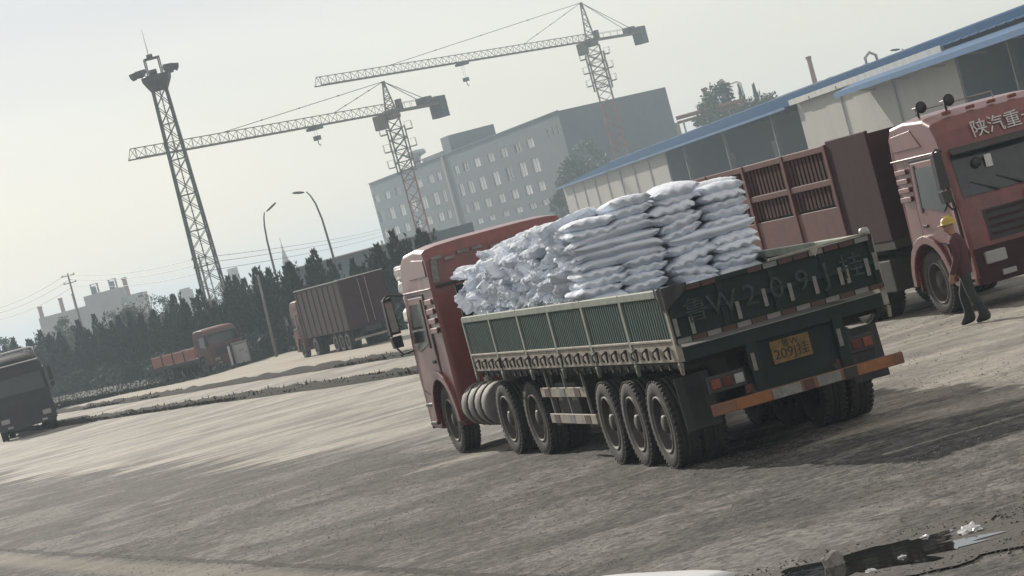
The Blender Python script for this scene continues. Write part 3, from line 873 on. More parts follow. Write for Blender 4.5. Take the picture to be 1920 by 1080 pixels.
# rear end below the bed
rr_ = MB().box(0, .07, 1.34, 2.44, .10, .16)
rr_.build('rear_beam', 'greend', HERO, bevel=.008)
for x in (-.42, .62):
    MB().box(x, .05, 1.0, .13, .08, .66).build('rear_upright', 'greend', HERO, bevel=.006)
    link('reflective_tape', tape_w, HERO, (x - .02, .003, 1.06))
MB().box(.10, .10, .98, .92, .03, .56).build('number_plate_board', 'greend', HERO)
PL = MB().box(.03, .055, 1.09, .47, .012, .26).build('number_plate', 'plate', HERO, bevel=.004)
for body, size, z in (('鲁W', .10, 1.165), ('209J挂', .155, 1.055)):
    me = text_mesh('plate_lettering', body, size, 'ink', .002)
    t = link('plate_lettering', me, PL); t.matrix_local = Matrix.Translation((.03, .046, z)) @ Matrix.Rotation(R(90), 4, 'X')
for s in (-1, 1):
    lp = MB().box(s * .78, .10, .93, .44, .09, .20).build('tail_lamp', 'black', HERO, bevel=.015)
    for k, mm in enumerate(('amber', 'redlens', 'lens')):
        MB().box(s * (.92 - k * .14), .05, .93, .11, .02, .11).build('lens', mm, lp, bevel=.01)
    MB().box(s * .55, .08, .78, .10, .03, .10).build('fog_lamp', 'redlens', HERO, bevel=.01)
    mf = MB().grid(4, 6, lambda u, v: (s * (.82 + .42 * u), .60 - .05 * v + .02 * math.sin(u * 5), 1.08 - .62 * v))
    o = mf.build('mudflap', 'black', HERO); so = o.modifiers.new('s', 'SOLIDIFY'); so.thickness = .012
    br = MB().bar((s * .5, .35, 1.0), (s * .5, .05, .70), .08); br.build('bumper_bracket', 'chassis', HERO)
bp_ = MB().box(0.10, .0, .655, 2.30, .09, .13)
BP = bp_.build('rear_bumper', 'rust', HERO, bevel=.012)
for x, w, mm in ((-.58, .42, 'tapeo'), (-.17, .36, 'tapew'), (.10, .14, 'taper'), (.34, .30, 'tapew'), (.62, .22, 'chassis'), (.90, .46, 'tapeo')):
    MB().box(x, -.05, .655, w - .02, .008, .115).build('reflective_tape', mm, BP)
# wheels
for ya in (1.64, 2.87, 4.10):
    for x in (-1.08, 1.08): wheel(HERO, x, ya, dual=True)
    ax = MB().tube([(-1, ya, .53), (1, ya, .53)], .075, 10); ax.build('axle', 'chassis', HERO)
    sp_ = MB()
    for x in (-.6, .6):
        sp_.box(x, ya, .72, .09, 1.1, .07); sp_.box(x, ya, .64, .09, .7, .06)
    sp_.build('leaf_spring', 'chassis', HERO)
# side guard between the wheel groups and landing leg
for s in (-1, 1):
    for z, y0, y1 in ((.92, 5.15, 7.7), (.56, 4.95, 7.5)):
        gdr = MB().box(s * 1.16, (y0 + y1) / 2, z, .03, y1 - y0, .13).build('guard_rail', 'beige', HERO, bevel=.006)
        for k in range(3):
            MB().box(s * 1.178, y0 + .45 + k * .85, z, .006, .30, .11).build('reflective_tape', ('taper', 'tapew', 'taper')[k], gdr)
    for y in (5.3, 6.35, 7.35):
        MB().bar((s * 1.14, y, 1.30), (s * 1.14, y - .1, .50), .03).build('guard_hanger', 'steel', HERO)
    lg = MB().box(s * .85, 8.1, .85, .12, .12, .8); lg.box(s * .85, 8.1, .42, .22, .22, .05); lg.build('landing_leg', 'chassis', HERO)
tb = MB().box(-.85, 6.7, .80, .42, 1.2, .45); tb.build('tool_box', 'chassis', HERO, bevel=.02)
# tractor, turned a little further to the left than the trailer
TQ = R(3.0)
TOFF = (-.08, 13.0, 0)
cab_parts(HERO, 'red', TOFF, TQ, zt=3.27, tapes=True, visor=True)
tractor_rear(HERO, TOFF, TQ, (-4.12, -2.62), -5.0, .8)
for x in (-.75, 0, .75): MB().box(x, -.012, 1.85, .10, .03, 1.7).build('rear_rib', 'red', HERO, loc=TOFF, rz=TQ, bevel=.01)
MB().box(0, -.014, 2.62, 2.2, .03, .05).build('rear_seam', 'black', HERO, loc=TOFF, rz=TQ)
ft = MB()
for k in range(4):
    yk = -1.72 + k * .40
    ft.lathe([(.001, yk), (.30, yk + .01), (.33, yk + .05), (.33, yk + .33), (.30, yk + .37), (.001, yk + .38)], 22, 'y', (-.92, 0, .72))
FT = ft.build('fuel_tank', 'tank', HERO, True, loc=TOFF, rz=TQ)
for k in range(3): MB().lathe([(.335, -1.72 + k * .40 + .37), (.345, -1.72 + k * .40 + .375), (.345, -1.72 + k * .40 + .42), (.335, -1.72 + k * .40 + .425)], 22, 'y', (-.92, 0, .72)).build('tank_strap', 'chassis', FT, True)
MB().lathe([(.001, 1.16), (.06, 1.15), (.06, 1.02), (.001, 1.02)], 12, 'z', (-.92, -.9, 0)).build('filler_cap', 'steel', FT)
MB().box(.95, -1.1, .75, .5, 1.3, .6).build('battery_box', 'chassis', HERO, bevel=.02, loc=TOFF, rz=TQ)
for i, x in enumerate((-.25, 0, .25)):
    MB().tube([(x + .03 * math.sin(t * 2.2), -.08 - .9 * t / 14 + .02 * math.cos(t * 2.2), 1.45 - .25 * math.sin(t / 14 * math.pi) + .03 * math.cos(t * 2.2)) for t in range(15)], .014, 6).build('air_hose', ('redlens', 'black', 'amber')[i], HERO, True, loc=TOFF, rz=TQ)
ex = MB().tube([(.85, -.25, .9), (.85, -.25, 2.9), (.85, -.38, 3.05)], .07, 10); ex.build('exhaust_stack', 'steel', HERO, True, loc=TOFF, rz=TQ)

# ------------------------------------------------------------------ the sacks of the load
def sack_mesh(i, crisp=False):
    r = random.Random(100 + i)
    L, W, T = .86, .55, (.134 if crisp else .150)
    bm = bmesh.new()
    nx, ny = (24, 13) if crisp else (34, 22)
    sd = r.uniform(0, 50)
    ph = r.uniform(0, 6)
    def ridge(q): return 1 - 2 * abs(noise.noise(q))
    vsm = [[None] * (ny + 1) for _ in range(nx + 1)], [[None] * (ny + 1) for _ in range(nx + 1)]
    for side in (0, 1):
        for a in range(nx + 1):
            for b in range(ny + 1):
                u, v = a / nx * 2 - 1, b / ny * 2 - 1
                edge = a in (0, nx) or b in (0, ny)
                if side == 1 and edge:
                    vsm[1][a][b] = vsm[0][a][b]; continue
                sg = 1 if side == 0 else -1
                hgt = ((1 - abs(u) ** 3.2) ** .75 if crisp else (1 - abs(u) ** 4) ** .7) * (1 - abs(v) ** 2.8) ** .72
                if not crisp: e4_ = .25
                else: e4_ = 1.0
                x = u * L / 2 * (1 - .04 * abs(v) ** 2)
                y = v * W / 2 * (1 - .12 * abs(u) ** 4 + .06 * noise.noise(Vector((u * 2, sd, 0))))
                z = sg * T / 2 * hgt
                q = Vector((x * 5, y * 5, z * 4 + sd))
                e4 = e4_ * abs(u) ** 3
                amp = 1.0 if crisp else .55
                z += amp * (.020 + .022 * e4) * noise.noise(q * 1.3) + amp * sg * (.010 + .014 * e4) * ridge(q * 2.6 + Vector((7, 0, 0))) * (hgt ** .5) + (.007 + .012 * e4) * ridge(q * 5.5)
                y += .022 * noise.noise(q * 1.7 + Vector((0, 11, 0))) + .010 * e4 * noise.noise(q * 5)
                x += .022 * noise.noise(q * 1.9 + Vector((0, 0, 17))) + .045 * e4 * noise.noise(q * 4.5 + Vector((3, 0, 0)))
                z += .018 * abs(u) ** 5 * math.sin(v * 11 + ph) - .03 * max(0, abs(u) - .8) / .2 * (1 if i % 2 else -.3)
                if crisp:
                    q2 = Vector((u * 4, v * 3, sg * 2 + sd))
                    x += .022 * noise.noise(q2 * 2.1); z += .014 * noise.noise(q2 * 1.9 + Vector((5, 0, 0))); y += .016 * noise.noise(q2 * 2.3 + Vector((0, 5, 0)))
                else:
                    z *= .98
                vsm[side][a][b] = bm.verts.new((x, y, z))
    for side in (0, 1):
        for a in range(nx):
            for b in range(ny):
                q = (vsm[side][a][b], vsm[side][a + 1][b], vsm[side][a + 1][b + 1], vsm[side][a][b + 1])
                try: bm.faces.new(q if side == 0 else q[::-1])
                except ValueError: pass
    bmesh.ops.recalc_face_normals(bm, faces=bm.faces)
    me = bpy.data.meshes.new('sack'); bm.to_mesh(me); bm.free()
    for p in me.polygons: p.use_smooth = (not crisp) or i % 4 == 0
    me.materials.append(M['sack'])
    return me
SACKS = [sack_mesh(i) for i in range(10)]
CRISP = [sack_mesh(40 + i, True) for i in range(12)]
rs = random.Random(33)
HM = Matrix.Translation((2.82, 32.67, 0)) @ Matrix.Rotation(PSI, 4, 'Z')
def put_sack(x, y, z, rz, label, tilt=0.0, roll=0.0, sc=(1, 1, 1), crisp=False):
    m = HM @ Matrix.Translation((x, y, z)) @ Matrix.Rotation(rz, 4, 'Z') @ Matrix.Rotation(tilt, 4, 'Y') @ Matrix.Rotation(roll, 4, 'X')
    o = bpy.data.objects.new('sack', rs.choice(CRISP if crisp else SACKS)); col.objects.link(o)
    o.matrix_world = m @ Matrix.Diagonal((*sc, 1))
    tag(o, label, 'sack', 'white sacks loaded on the trailer')
    return o
LAY, NL = .105, 16
Z0 = ZB + .06
YR = 3.78
def top_of(y):
    return NL if y < 6.8 else NL - 1 if y < 8.8 else NL - 2 if y < 10.2 else NL - 3
# rear face: two blocks side by side, a long sack or two sack ends to each layer
for k in range(NL + 1):
    z = Z0 + k * LAY
    xs_ = [(-.60 + rs.gauss(0, .03), 1.27)] if rs.random() < .38 else ([(-.86, .66), (-.30, .70)] if rs.random() < .6 else [(-.90, .6), (-.36, .6)])
    xs_ += [(.60, 1.27)] if rs.random() < .3 else [(.30 + rs.gauss(0, .04), .70), (.87, .66)]
    for j, (x, wd) in enumerate(xs_):
        lng = wd > 1
        if k == NL and (j == 0 or j == len(xs_) - 1): continue
        tl = rs.gauss(0, .035); dz = 0
        if x > 0 and not lng and x < .5 and rs.random() < .6: tl = rs.choice((.24, .30, -.2)); dz = .012
        rz = (0 if lng else math.pi / 2) + rs.gauss(0, .04)
        sag = -.06 * max(0, abs(x) - .4) * (k / NL)
        put_sack(x + rs.gauss(0, .02), YR + (.27 if lng else .42) + rs.gauss(0, .02), z + dz + sag + rs.gauss(0, .006), rz,
                 'white sack in the rear face of the load, %s row up, %s from left' % (ORD[k], ORD[j]),
                 tilt=tl if lng else rs.gauss(0, .03), roll=tl if not lng else rs.gauss(0, .04), sc=(1.36 if lng else 1.0, 1.06 if lng else 1.14, rs.uniform(1.0, 1.14)))
# left side above the boards, sack ends facing out
for k in range(5, NL):
    z = Z0 + k * LAY
    j = 0; y = YR + .80 + (.25 if k % 2 else 0)
    while y < 11.14:
        if k < top_of(y):
            low = z < ZT + .13
            put_sack((-.73 if low else -.80 + rs.gauss(0, .06)), y + rs.gauss(0, .03), z + rs.gauss(0, .012), (0 if low else rs.gauss(0, .20)) + (math.pi if rs.random() < .5 else 0),
                     'sunlit white sack end, left side of the load, %s row up, %s from rear' % (ORD[k - 5], ORD[j]),
                     tilt=rs.gauss(0, .05 if low else .16), roll=rs.gauss(0, .26), sc=(.96, rs.uniform(.95, 1.12), rs.uniform(1.0, 1.3)), crisp=True)
        j += 1; y += .50
# the top of the load behind the visible faces
for lay in (0, 1):
    y = YR + .85; j = 0
    while y < 11.0:
        for c, x in enumerate((-.02, .66)) if lay else enumerate((-.05, .74)):
            z = Z0 + (top_of(y) - 1 - lay) * LAY + (.03 if lay == 0 else 0)
            put_sack(x + rs.gauss(0, .05), y + rs.gauss(0, .05), z + rs.gauss(0, .012), rs.gauss(0, .2),
                     'white sack %s of the load, %s from the rear, %s' % (('on top', 'just under the top')[lay], ORD[j], ('middle', 'right')[c]),
                     tilt=rs.gauss(0, .06), roll=rs.gauss(0, .06))
        j += 1; y += .55

# ------------------------------------------------------------------ parked red truck at the right
RT = empty('parked_truck', (7.69, 48.55, 0), R(196.3))
tag(RT, 'red tractor truck with stake-sided trailer parked facing the camera at the right edge', 'truck')
rcab = cab_parts(RT, 'red', (0, 0, 0), 0, zt=3.22, text='陕汽重卡', lamps=True, m_front='maroon', wheel_y=.62)
for x, y in ((.98, 1.15), (.62, 1.45)):
    hn = MB().lathe([(.02, -.25), (.03, -.05), (.09, .06), (.10, .07), (.001, .05)], 16, 'y', (x, y, 3.36)); hn.tube([(x, y - .1, 3.20), (x, y - .1, 3.34)], .02, 6)
    hn.build('air_horn', 'black', rcab, True)
MB().tube([(1.0, 1.0, 3.24), (1.0, 1.0, 3.32), (-.4, 1.0, 3.32), (-.4, 1.0, 3.22)], .015, 6).build('roof_rail', 'steel', rcab)
MB().lathe([(.001, .045), (.075, .04), (.085, 0), (.075, -.04), (.001, -.045)], 18, 'y', (.72, 2.13, 2.30)).build('wide_angle_mirror', 'black', rcab, True)
MB().box(.52, 2.15, 2.28, .12, .012, .2).build('windscreen_sticker', 'whitel', rcab)
MB().box(-.55, 2.13, 2.42, .16, .012, .05).build('windscreen_sticker', 'whitel', rcab)
tractor_rear(RT, (0, 0, 0), 0, (-4.0, -2.6), -4.9, .8)
ST0, ST1 = -.55, -12.4
SZ0, SZ1 = 1.35, 3.18
MB().box(0, (ST0 + ST1) / 2, SZ0 - .08, 2.5, ST0 - ST1, .14).build('trailer_bed', 'chassis', RT)
fp = MB()
for s in (-1, 1): fp.box(s * 1.23, -1.45, (SZ0 + SZ1) / 2 + .02, .06, 1.75, SZ1 - SZ0 + .06)
fp.box(0, -.60, (SZ0 + SZ1) / 2, 2.46, .06, SZ1 - SZ0)
fp.build('front_board', 'maroon', RT, bevel=.015)  # shadow on the board put into its dark maroon
for s in (-1, 1):
    x = s * 1.24
    ys = [-2.4 - k * 2.0 for k in range(6)]
    for i in range(5):
        y0, y1 = ys[i], ys[i + 1]
        MB().box(x, (y0 + y1) / 2, SZ0 + .38, .05, y0 - y1 - .14, .72).build('lower_board', 'red2', RT, bevel=.01)
        for z in (SZ0 + 1.18, SZ1 - .06):
            MB().box(x, (y0 + y1) / 2, z, .07, y0 - y1 - .12, .11).build('rail', 'red2', RT, bevel=.01)
        for k in range(10):
            MB().box(x - s * .02, y0 - .19 - k * .18, (SZ0 + .76 + SZ1) / 2, .03, .10, SZ1 - SZ0 - .80).build('stake', 'stake', RT)
    for y in ys:
        MB().box(x, y, (SZ0 + SZ1) / 2, .10, .12, SZ1 - SZ0).build('post', 'red2', RT, bevel=.01)
MB().box(0, -7.4, (SZ0 + SZ1) / 2 - .03, 2.36, 9.9, SZ1 - SZ0 - .06).build('shade_filler', 'shadein', RT, bevel=.05, label='added dark block for the shaded trailer interior')  # dark block added for shade between the stakes; keeps sun off their backs
for ya in (-8.4, -9.7, -11.0):
    for x in (-1.08, 1.08): wheel(RT, x, ya, dual=True)
for s in (-1, 1): MB().box(s * .5, -7.2, 1.10, .14, 9.6, .36).build('trailer_beam', 'chassis', RT)
MB().box(1.0, -1.5, .75, .45, 1.0, .55).build('battery_box', 'chassis', RT, bevel=.02)

# ------------------------------------------------------------------ dark truck at the left edge
BT = empty('parked_truck', (-21.40, 124.84, 0), R(190))
tag(BT, 'black truck facing the camera at the left edge with pale roof fairing', 'truck')
bcab = cab_parts(BT, 'blackcab', (0, 0, 0), 0, zt=3.12, detail=1, lamps=False, visor=False)
df = MB()
df.grid(10, 6, lambda u, v: ((u * 2 - 1) * 1.0, .25 + 1.25 * v, 3.14 + .36 * (1 - v ** 2) - .06 * abs(u * 2 - 1) ** 4))
o = df.build('roof_fairing', 'blackcab', bcab, True); so = o.modifiers.new('s', 'SOLIDIFY'); so.thickness = .05
MB().tube([(-1.0, .3, 3.2), (-1.0, .3, 3.56), (-.85, .3, 3.60), (.85, .3, 3.60), (1.0, .3, 3.56), (1.0, .3, 3.2)], .045, 8).build('roof_bar', 'white', bcab, True)
MB().box(0, 1.72, 3.06, 2.1, .10, .05).build('roof_edge', 'white', bcab, bevel=.01)
tractor_rear(BT, (0, 0, 0), 0, (-4.0, -2.6), -4.9, .8)
bx = MB().box(0, -6.6, 2.0, 2.45, 11.6, 1.3); bx.build('trailer_body', 'blackcab', BT, bevel=.03)
for ya in (-8.9, -10.2, -11.5):
    for x in (-1.08, 1.08): wheel(BT, x, ya)
for s in (-1, 1): MB().box(s * 1.2, -6.6, 2.68, .10, 11.6, .08).build('trailer_rail', 'white', BT)

# ------------------------------------------------------------------ orange drop-side truck by the hedge
OT = empty('parked_truck', (-20.7, 198.4, -1.0), R(212.7))
tag(OT, 'small red truck with orange side boards parked in front of the dark hedge', 'truck')
ocab = cab_parts(OT, 'red2', (0, 0, 0), 0, zt=2.95, detail=1, lamps=False, m_front='red2')
MB().box(0, -3.9, 1.0, 2.3, 7.2, .25).build('bed_floor', 'chassis', OT)
for s in (-1, 1):
    for k in range(4):
        y = -1.1 - k * 1.72
        MB().box(s * 1.16, y, 1.50, .05, 1.60, .72).build('side_board', 'orange', OT, bevel=.015)
        MB().box(s * 1.17, y - .86, 1.48, .08, .10, .80).build('board_post', 'maroon', OT)
MB().box(0, -7.12, 1.5, 2.3, .05, .72).build('tailgate', 'orange', OT)
for ya in (-4.6, -5.9):
    for x in (-1.05, 1.05): wheel(OT, x, ya, dual=True)
MB().box(0, -3.6, .8, .9, 7.0, .3).build('chassis', 'chassis', OT)
CB = MB().box(0, 0, .75, .95, .6, 1.5); CB.box(0, 0, 1.53, 1.05, .7, .06); CB.box(0, 0, .05, 1.1, .75, .1)
cb = CB.build('cabinet_body', 'conc2', None, bevel=.02); 
EC = empty('electrical_cabinet', (-18.45, 194.6, -1.0), R(12)); cb.parent = EC
MB().box(0, -.31, .78, .80, .02, 1.25).build('cabinet_door', 'fascia', EC); MB().box(.3, -.33, .8, .04, .03, .16).build('handle', 'black', EC)
MB().box(0, -.325, 1.0, .4, .008, .16).build('sign', 'steel', EC)
tag(EC, 'pale grey electrical cabinet standing beside the orange truck', 'cabinet')
wp = MB().box(0, 0, .7, .14, .14, 1.4); wp.prism([(-.07, 1.4), (.07, 1.4), (0, 1.5)], -.07, .07, 'y')
tag(wp.build('marker_post', 'white', loc=(-19.25, 195.0, -1.0)), 'white post between the orange truck and the grey cabinet', 'post')

# ------------------------------------------------------------------ box truck seen from behind
XT = empty('box_truck', (-7.70, 157.5, -1.0), R(18))
tag(XT, 'dull red box truck parked facing away in front of the hedge', 'truck')
MB().box(0, 5.2, 2.47, 2.5, 10.2, 2.75).build('box_body', 'maroon', XT, bevel=.04)
for s in (-1, 1):
    for k in range(9):
        MB().box(s * 1.262, .35 + k * 1.2, 2.47, .03, .10, 2.6).build('side_rib', 'maroon', XT)
    MB().box(s * 1.24, 5.2, 3.86, .08, 10.2, .06).build('roof_edge', 'fascia', XT)
for s in (-1, 1):
    d_ = MB().box(s * .62, .085, 2.47, 1.18, .04, 2.55).build('rear_door', 'maroon', XT, bevel=.01)
    MB().tube([(s * .2, .045, 1.3), (s * .2, .045, 3.7)], .02, 6).build('lock_rod', 'steel', d_)
MB().box(0, 5.2, .95, .9, 10.4, .3).build('chassis', 'chassis', XT)
for ya in (1.5, 2.8, 4.1):
    for x in (-1.06, 1.06): wheel(XT, x, ya, dual=True)
MB().box(0, .1, .55, 2.3, .1, .12).build('rear_bumper', 'beige', XT)
cab_parts(XT, 'red2', (0, 10.9, 0), 0, zt=3.35, detail=1, lamps=False)
tractor_rear(XT, (0, 10.9, 0), 0, (-2.4,), -3.6, .8)
# stack of pale bales behind the loaded truck's cab
PB = empty('bale_stack', (-3.05, 117, 0), R(15))
tag(PB, 'stack of pale bales just beyond the loaded truck\'s cab', 'bales')
rb = random.Random(3)
for lv in range(5):
    for c in range(2 if lv < 4 else 1):
        b_ = MB(); W2, D2, H2 = .62, .8, .30
        def bale(u, v, sd=lv * 7 + c):
            a = u * 2 * math.pi; e = v * math.pi - math.pi / 2
            f = lambda q, k: math.copysign(abs(q) ** k, q)
            n_ = 1 + .12 * noise.noise(Vector((math.cos(a) * 2, math.sin(a) * 2, e * 2 + sd)))
            return (W2 * f(math.cos(e), .35) * f(math.cos(a), .4) * n_, D2 * f(math.cos(e), .35) * f(math.sin(a), .4) * n_, H2 * f(math.sin(e), .5) * n_)
        b_.grid(28, 14, bale)
        b_.build('bale', 'tarp', PB, loc=(-.62 + 1.24 * c + rb.uniform(-.1, .1), rb.uniform(-.1, .1), .31 + lv * .57), rz=rb.uniform(-.1, .1))
# ------------------------------------------------------------------ person in a yellow helmet
def person():
    root = empty('person', (6.62, 43.95, -.008), R(70))
    tag(root, 'person in yellow hard hat and dark red jacket walking past the parked red truck', 'person')
    V, E_, Rr = [], [], []
    def nd(p, r, par=None):
        V.append(p); Rr.append(r)
        if par is not None: E_.append((par, len(V) - 1))
        return len(V) - 1
    # y is forward, x is right
    pel = nd((0, 0, .86), (.145, .11)); wst = nd((0, .0, 1.02), (.135, .10), pel); ch = nd((0, .02, 1.20), (.165, .115), wst)
    sh = nd((0, .02, 1.33), (.13, .09), ch); nk = nd((0, .04, 1.40), (.055, .055), sh); hd0 = nd((0, .06, 1.47), (.07, .08), nk); hd1 = nd((0, .065, 1.54), (.078, .095), hd0); hd2 = nd((0, .06, 1.60), (.062, .075), hd1)
    nd((0, .15, 1.515), (.014, .014), hd1)                                       # nose
    for s in (-1, 1):
        nd((s * .085, .055, 1.52), (.012, .022), hd1)                            # ear
        st = .14 * s
        hp = nd((s * .09, 0, .80), (.095, .095), pel); kn = nd((s * .10, st * .6 + .05, .46), (.078, .082), hp); an = nd((s * .10, st * 1.0 - .04, .11), (.066, .070), kn)
        nd((s * .10, st * 1.0 - .09, .05), (.045, .045), an); nd((s * .105, st * 1.0 + .14, .04), (.048, .036), an)
        so_ = nd((s * .185, .02, 1.30), (.072, .072), sh); el = nd((s * .235, -.03 - st * .3, 1.05), (.060, .060), so_); wr = nd((s * .225, .06 - st * .6, .83), (.046, .046), el)
        pm = nd((s * .222, .085 - st * .65, .765), (.026, .034), wr)
        for q in range(4):
            f0 = nd((s * .220, .055 + q * .020 - st * .65, .715), (.009, .009), pm)
            nd((s * .208, .060 + q * .020 - st * .65, .675 + .008 * abs(q - 1.5)), (.008, .008), f0)
        th = nd((s * .200, .120 - st * .65, .760), (.010, .010), pm); nd((s * .190, .130 - st * .65, .722), (.009, .009), th)
    me = bpy.data.meshes.new('body'); me.from_pydata(V, E_, [])
    o = bpy.data.objects.new('body', me); col.objects.link(o)
    sk = o.modifiers.new('skin', 'SKIN'); sb = o.modifiers.new('sub', 'SUBSURF'); sb.levels = 1; sb.render_levels = 1
    for i, d in enumerate(me.skin_vertices[0].data):
        d.radius = Rr[i]; d.use_root = (i == 0)
    dg = bpy.context.evaluated_depsgraph_get()
    m2 = bpy.data.meshes.new_from_object(o.evaluated_get(dg))
    bpy.data.objects.remove(o)
    m2.materials.clear()
    for k in ('skin', 'jacket', 'trouser', 'ink', 'rim'): m2.materials.append(M[k])
    for p in m2.polygons:
        c = p.center; p.use_smooth = True
        if c.z < .09: i = 3
        elif c.z < .88 and abs(c.x) < .17: i = 2
        elif c.z > 1.405: i = 0
        elif c.z < .815 and abs(c.x) > .17: i = 0
        else: i = 1
        p.material_index = i
    b = link('body', m2, root)
    jk = MB().lathe([(.155, .78), (.172, .80), (.168, .95), (.16, 1.02), (.178, 1.15), (.165, 1.28), (.10, 1.36), (.075, 1.40), (.07, 1.39)], 20, 'z')
    jk.v = [(x * 1.08, y * .78 + .015, z) for x, y, z in jk.v]
    jk.build('jacket', 'jacket', root, True)
    h = MB().lathe([(.001, 1.685), (.05, 1.678), (.09, 1.65), (.112, 1.61), (.118, 1.565), (.128, 1.56), (.118, 1.558)], 24, 'z', (0, .055, 0))
    h.prism([(-.09, .13), (-.07, .20), (0, .225), (.07, .20), (.09, .13)], 1.556, 1.568, 'z'); h.box(0, .05, 1.68, .03, .16, .02)
    h.build('hard_hat', 'helmet', root, True)
    for s in (-1, 1):
        MB().box(s * .032, .150, 1.54, .024, .008, .012).build('eye', 'ink', root)
    MB().box(0, .146, 1.475, .045, .008, .009).build('mouth', 'ink', root)
    MB().bar((-.19, .10, 1.28), (-.235, .045, 1.08), .045, .012).build('sleeve_stripe', 'rim', root)
    return root
person()

# ------------------------------------------------------------------ white van whose roof corner touches the lower edge
WC = empty('white_van', (-1.06, 12.56, 0), R(-60))
tag(WC, 'white van of which only a roof corner shows at the bottom edge', 'van')
secs = [(-2.1, .72, .45, .95), (-1.9, .80, .35, 1.0), (-1.0, .82, .30, 1.0), (.8, .82, .30, 1.0), (1.6, .82, .32, .98), (2.05, .72, .42, .80)]
cbm = MB()
for y, hw_, z0, z1 in secs:
    cbm.v += [(-hw_, y, z0), (-hw_ * 1.02, y, (z0 + z1) / 2), (-hw_ * .94, y, z1), (hw_ * .94, y, z1), (hw_ * 1.02, y, (z0 + z1) / 2), (hw_, y, z0)]
for i in range(len(secs) - 1):
    for k in range(6): cbm.f.append((i * 6 + k, i * 6 + (k + 1) % 6, (i + 1) * 6 + (k + 1) % 6, (i + 1) * 6 + k))
cbm.f += [tuple(range(6)), tuple(range(30, 36))]
cbm.build('body', 'white', WC, bevel=.05)
gh = [(-2.02, .74, .98, 1.0), (-1.95, .62, .98, 1.42), (-.3, .63, .98, 1.47), (1.40, .62, .98, 1.42), (1.85, .70, .93, .97)]
ghm = MB()
for y, hw_, z0, z1 in gh: ghm.v += [(-hw_ * 1.22, y, z0), (-hw_, y, z1), (hw_, y, z1), (hw_ * 1.22, y, z0)]
for i in range(4):
    for k in range(4): ghm.f.append((i * 4 + k, i * 4 + (k + 1) % 4, (i + 1) * 4 + (k + 1) % 4, (i + 1) * 4 + k))
ghm.f += [(0, 1, 2, 3), (16, 17, 18, 19)]
ghm.build('glasshouse', 'glass', WC)
rf = MB().grid(12, 14, lambda u, v: ((u * 2 - 1) * .65, -2.02 + 3.58 * v, 1.535 - .02 * abs(u * 2 - 1) ** 4 - .02 * abs(v * 2 - 1) ** 5))
o = rf.build('roof', 'white', WC, True); so = o.modifiers.new('s', 'SOLIDIFY'); so.thickness = .05
for x in (-.76, .76):
    for y in (-1.3, 1.3): wheel(WC, x, y, .32, s=.6)
for s_ in (-1, 1):
    MB().box(s_ * .62, -2.08, .85, .18, .1, .26).build('tail_lamp', 'redlens', WC, bevel=.02)
    MB().box(s_ * .93, 1.35, 1.05, .18, .1, .16).build('mirror', 'white', WC, bevel=.03)

# ------------------------------------------------------------------ lattice helpers
def lattice4(mb, p0, p1, w0, w1, n, leg=.10, br=.05, cross=True):
    """square lattice column between two points (vertical)"""
    p0, p1 = Vector(p0), Vector(p1)
    c = [(-1, -1), (1, -1), (1, 1), (-1, 1)]
    def P(t, k):
        w = w0 + (w1 - w0) * t
        return p0.lerp(p1, t) + Vector((c[k][0] * w / 2, c[k][1] * w / 2, 0))
    for k in range(4): mb.bar(P(0, k), P(1, k), leg)
    for i in range(n):
        a, b = i / n, (i + 1) / n
        for k in range(4):
            j = (k + 1) % 4
            mb.bar(P(a, k), P(b, j) if (i + k) % 2 else P(b, j), br)
            if cross: mb.bar(P(a, j), P(b, k), br)
            if not cross or i % 2 == 0: mb.bar(P(b, k), P(b, j), br)
    return mb
def jib3(mb, a, b, w, h, n, ch=.11, br=.06):
    """triangular jib: two bottom chords, one top chord"""
    a, b = Vector(a), Vector(b)
    d = (b - a).normalized(); s = Vector((-d.y, d.x, 0)) * w / 2; u = Vector((0, 0, h))
    mb.bar(a + s, b + s, ch * 1.5, ch * 1.5); mb.bar(a - s, b - s, ch * 1.5, ch * 1.5); mb.bar(a + u, b + u, ch)
    for i in range(n):
        p, q = a.lerp(b, i / n), a.lerp(b, (i + 1) / n); m_ = (p + q) / 2
        for e in (s, -s):
            mb.bar(p + e, m_ + u, br); mb.bar(m_ + u, q + e, br)
        mb.bar(p + s, p - s, br); mb.bar(p + s, q - s, br)
    mb.bar(b + s, b + u, br); mb.bar(b - s, b + u, br)
    return mb

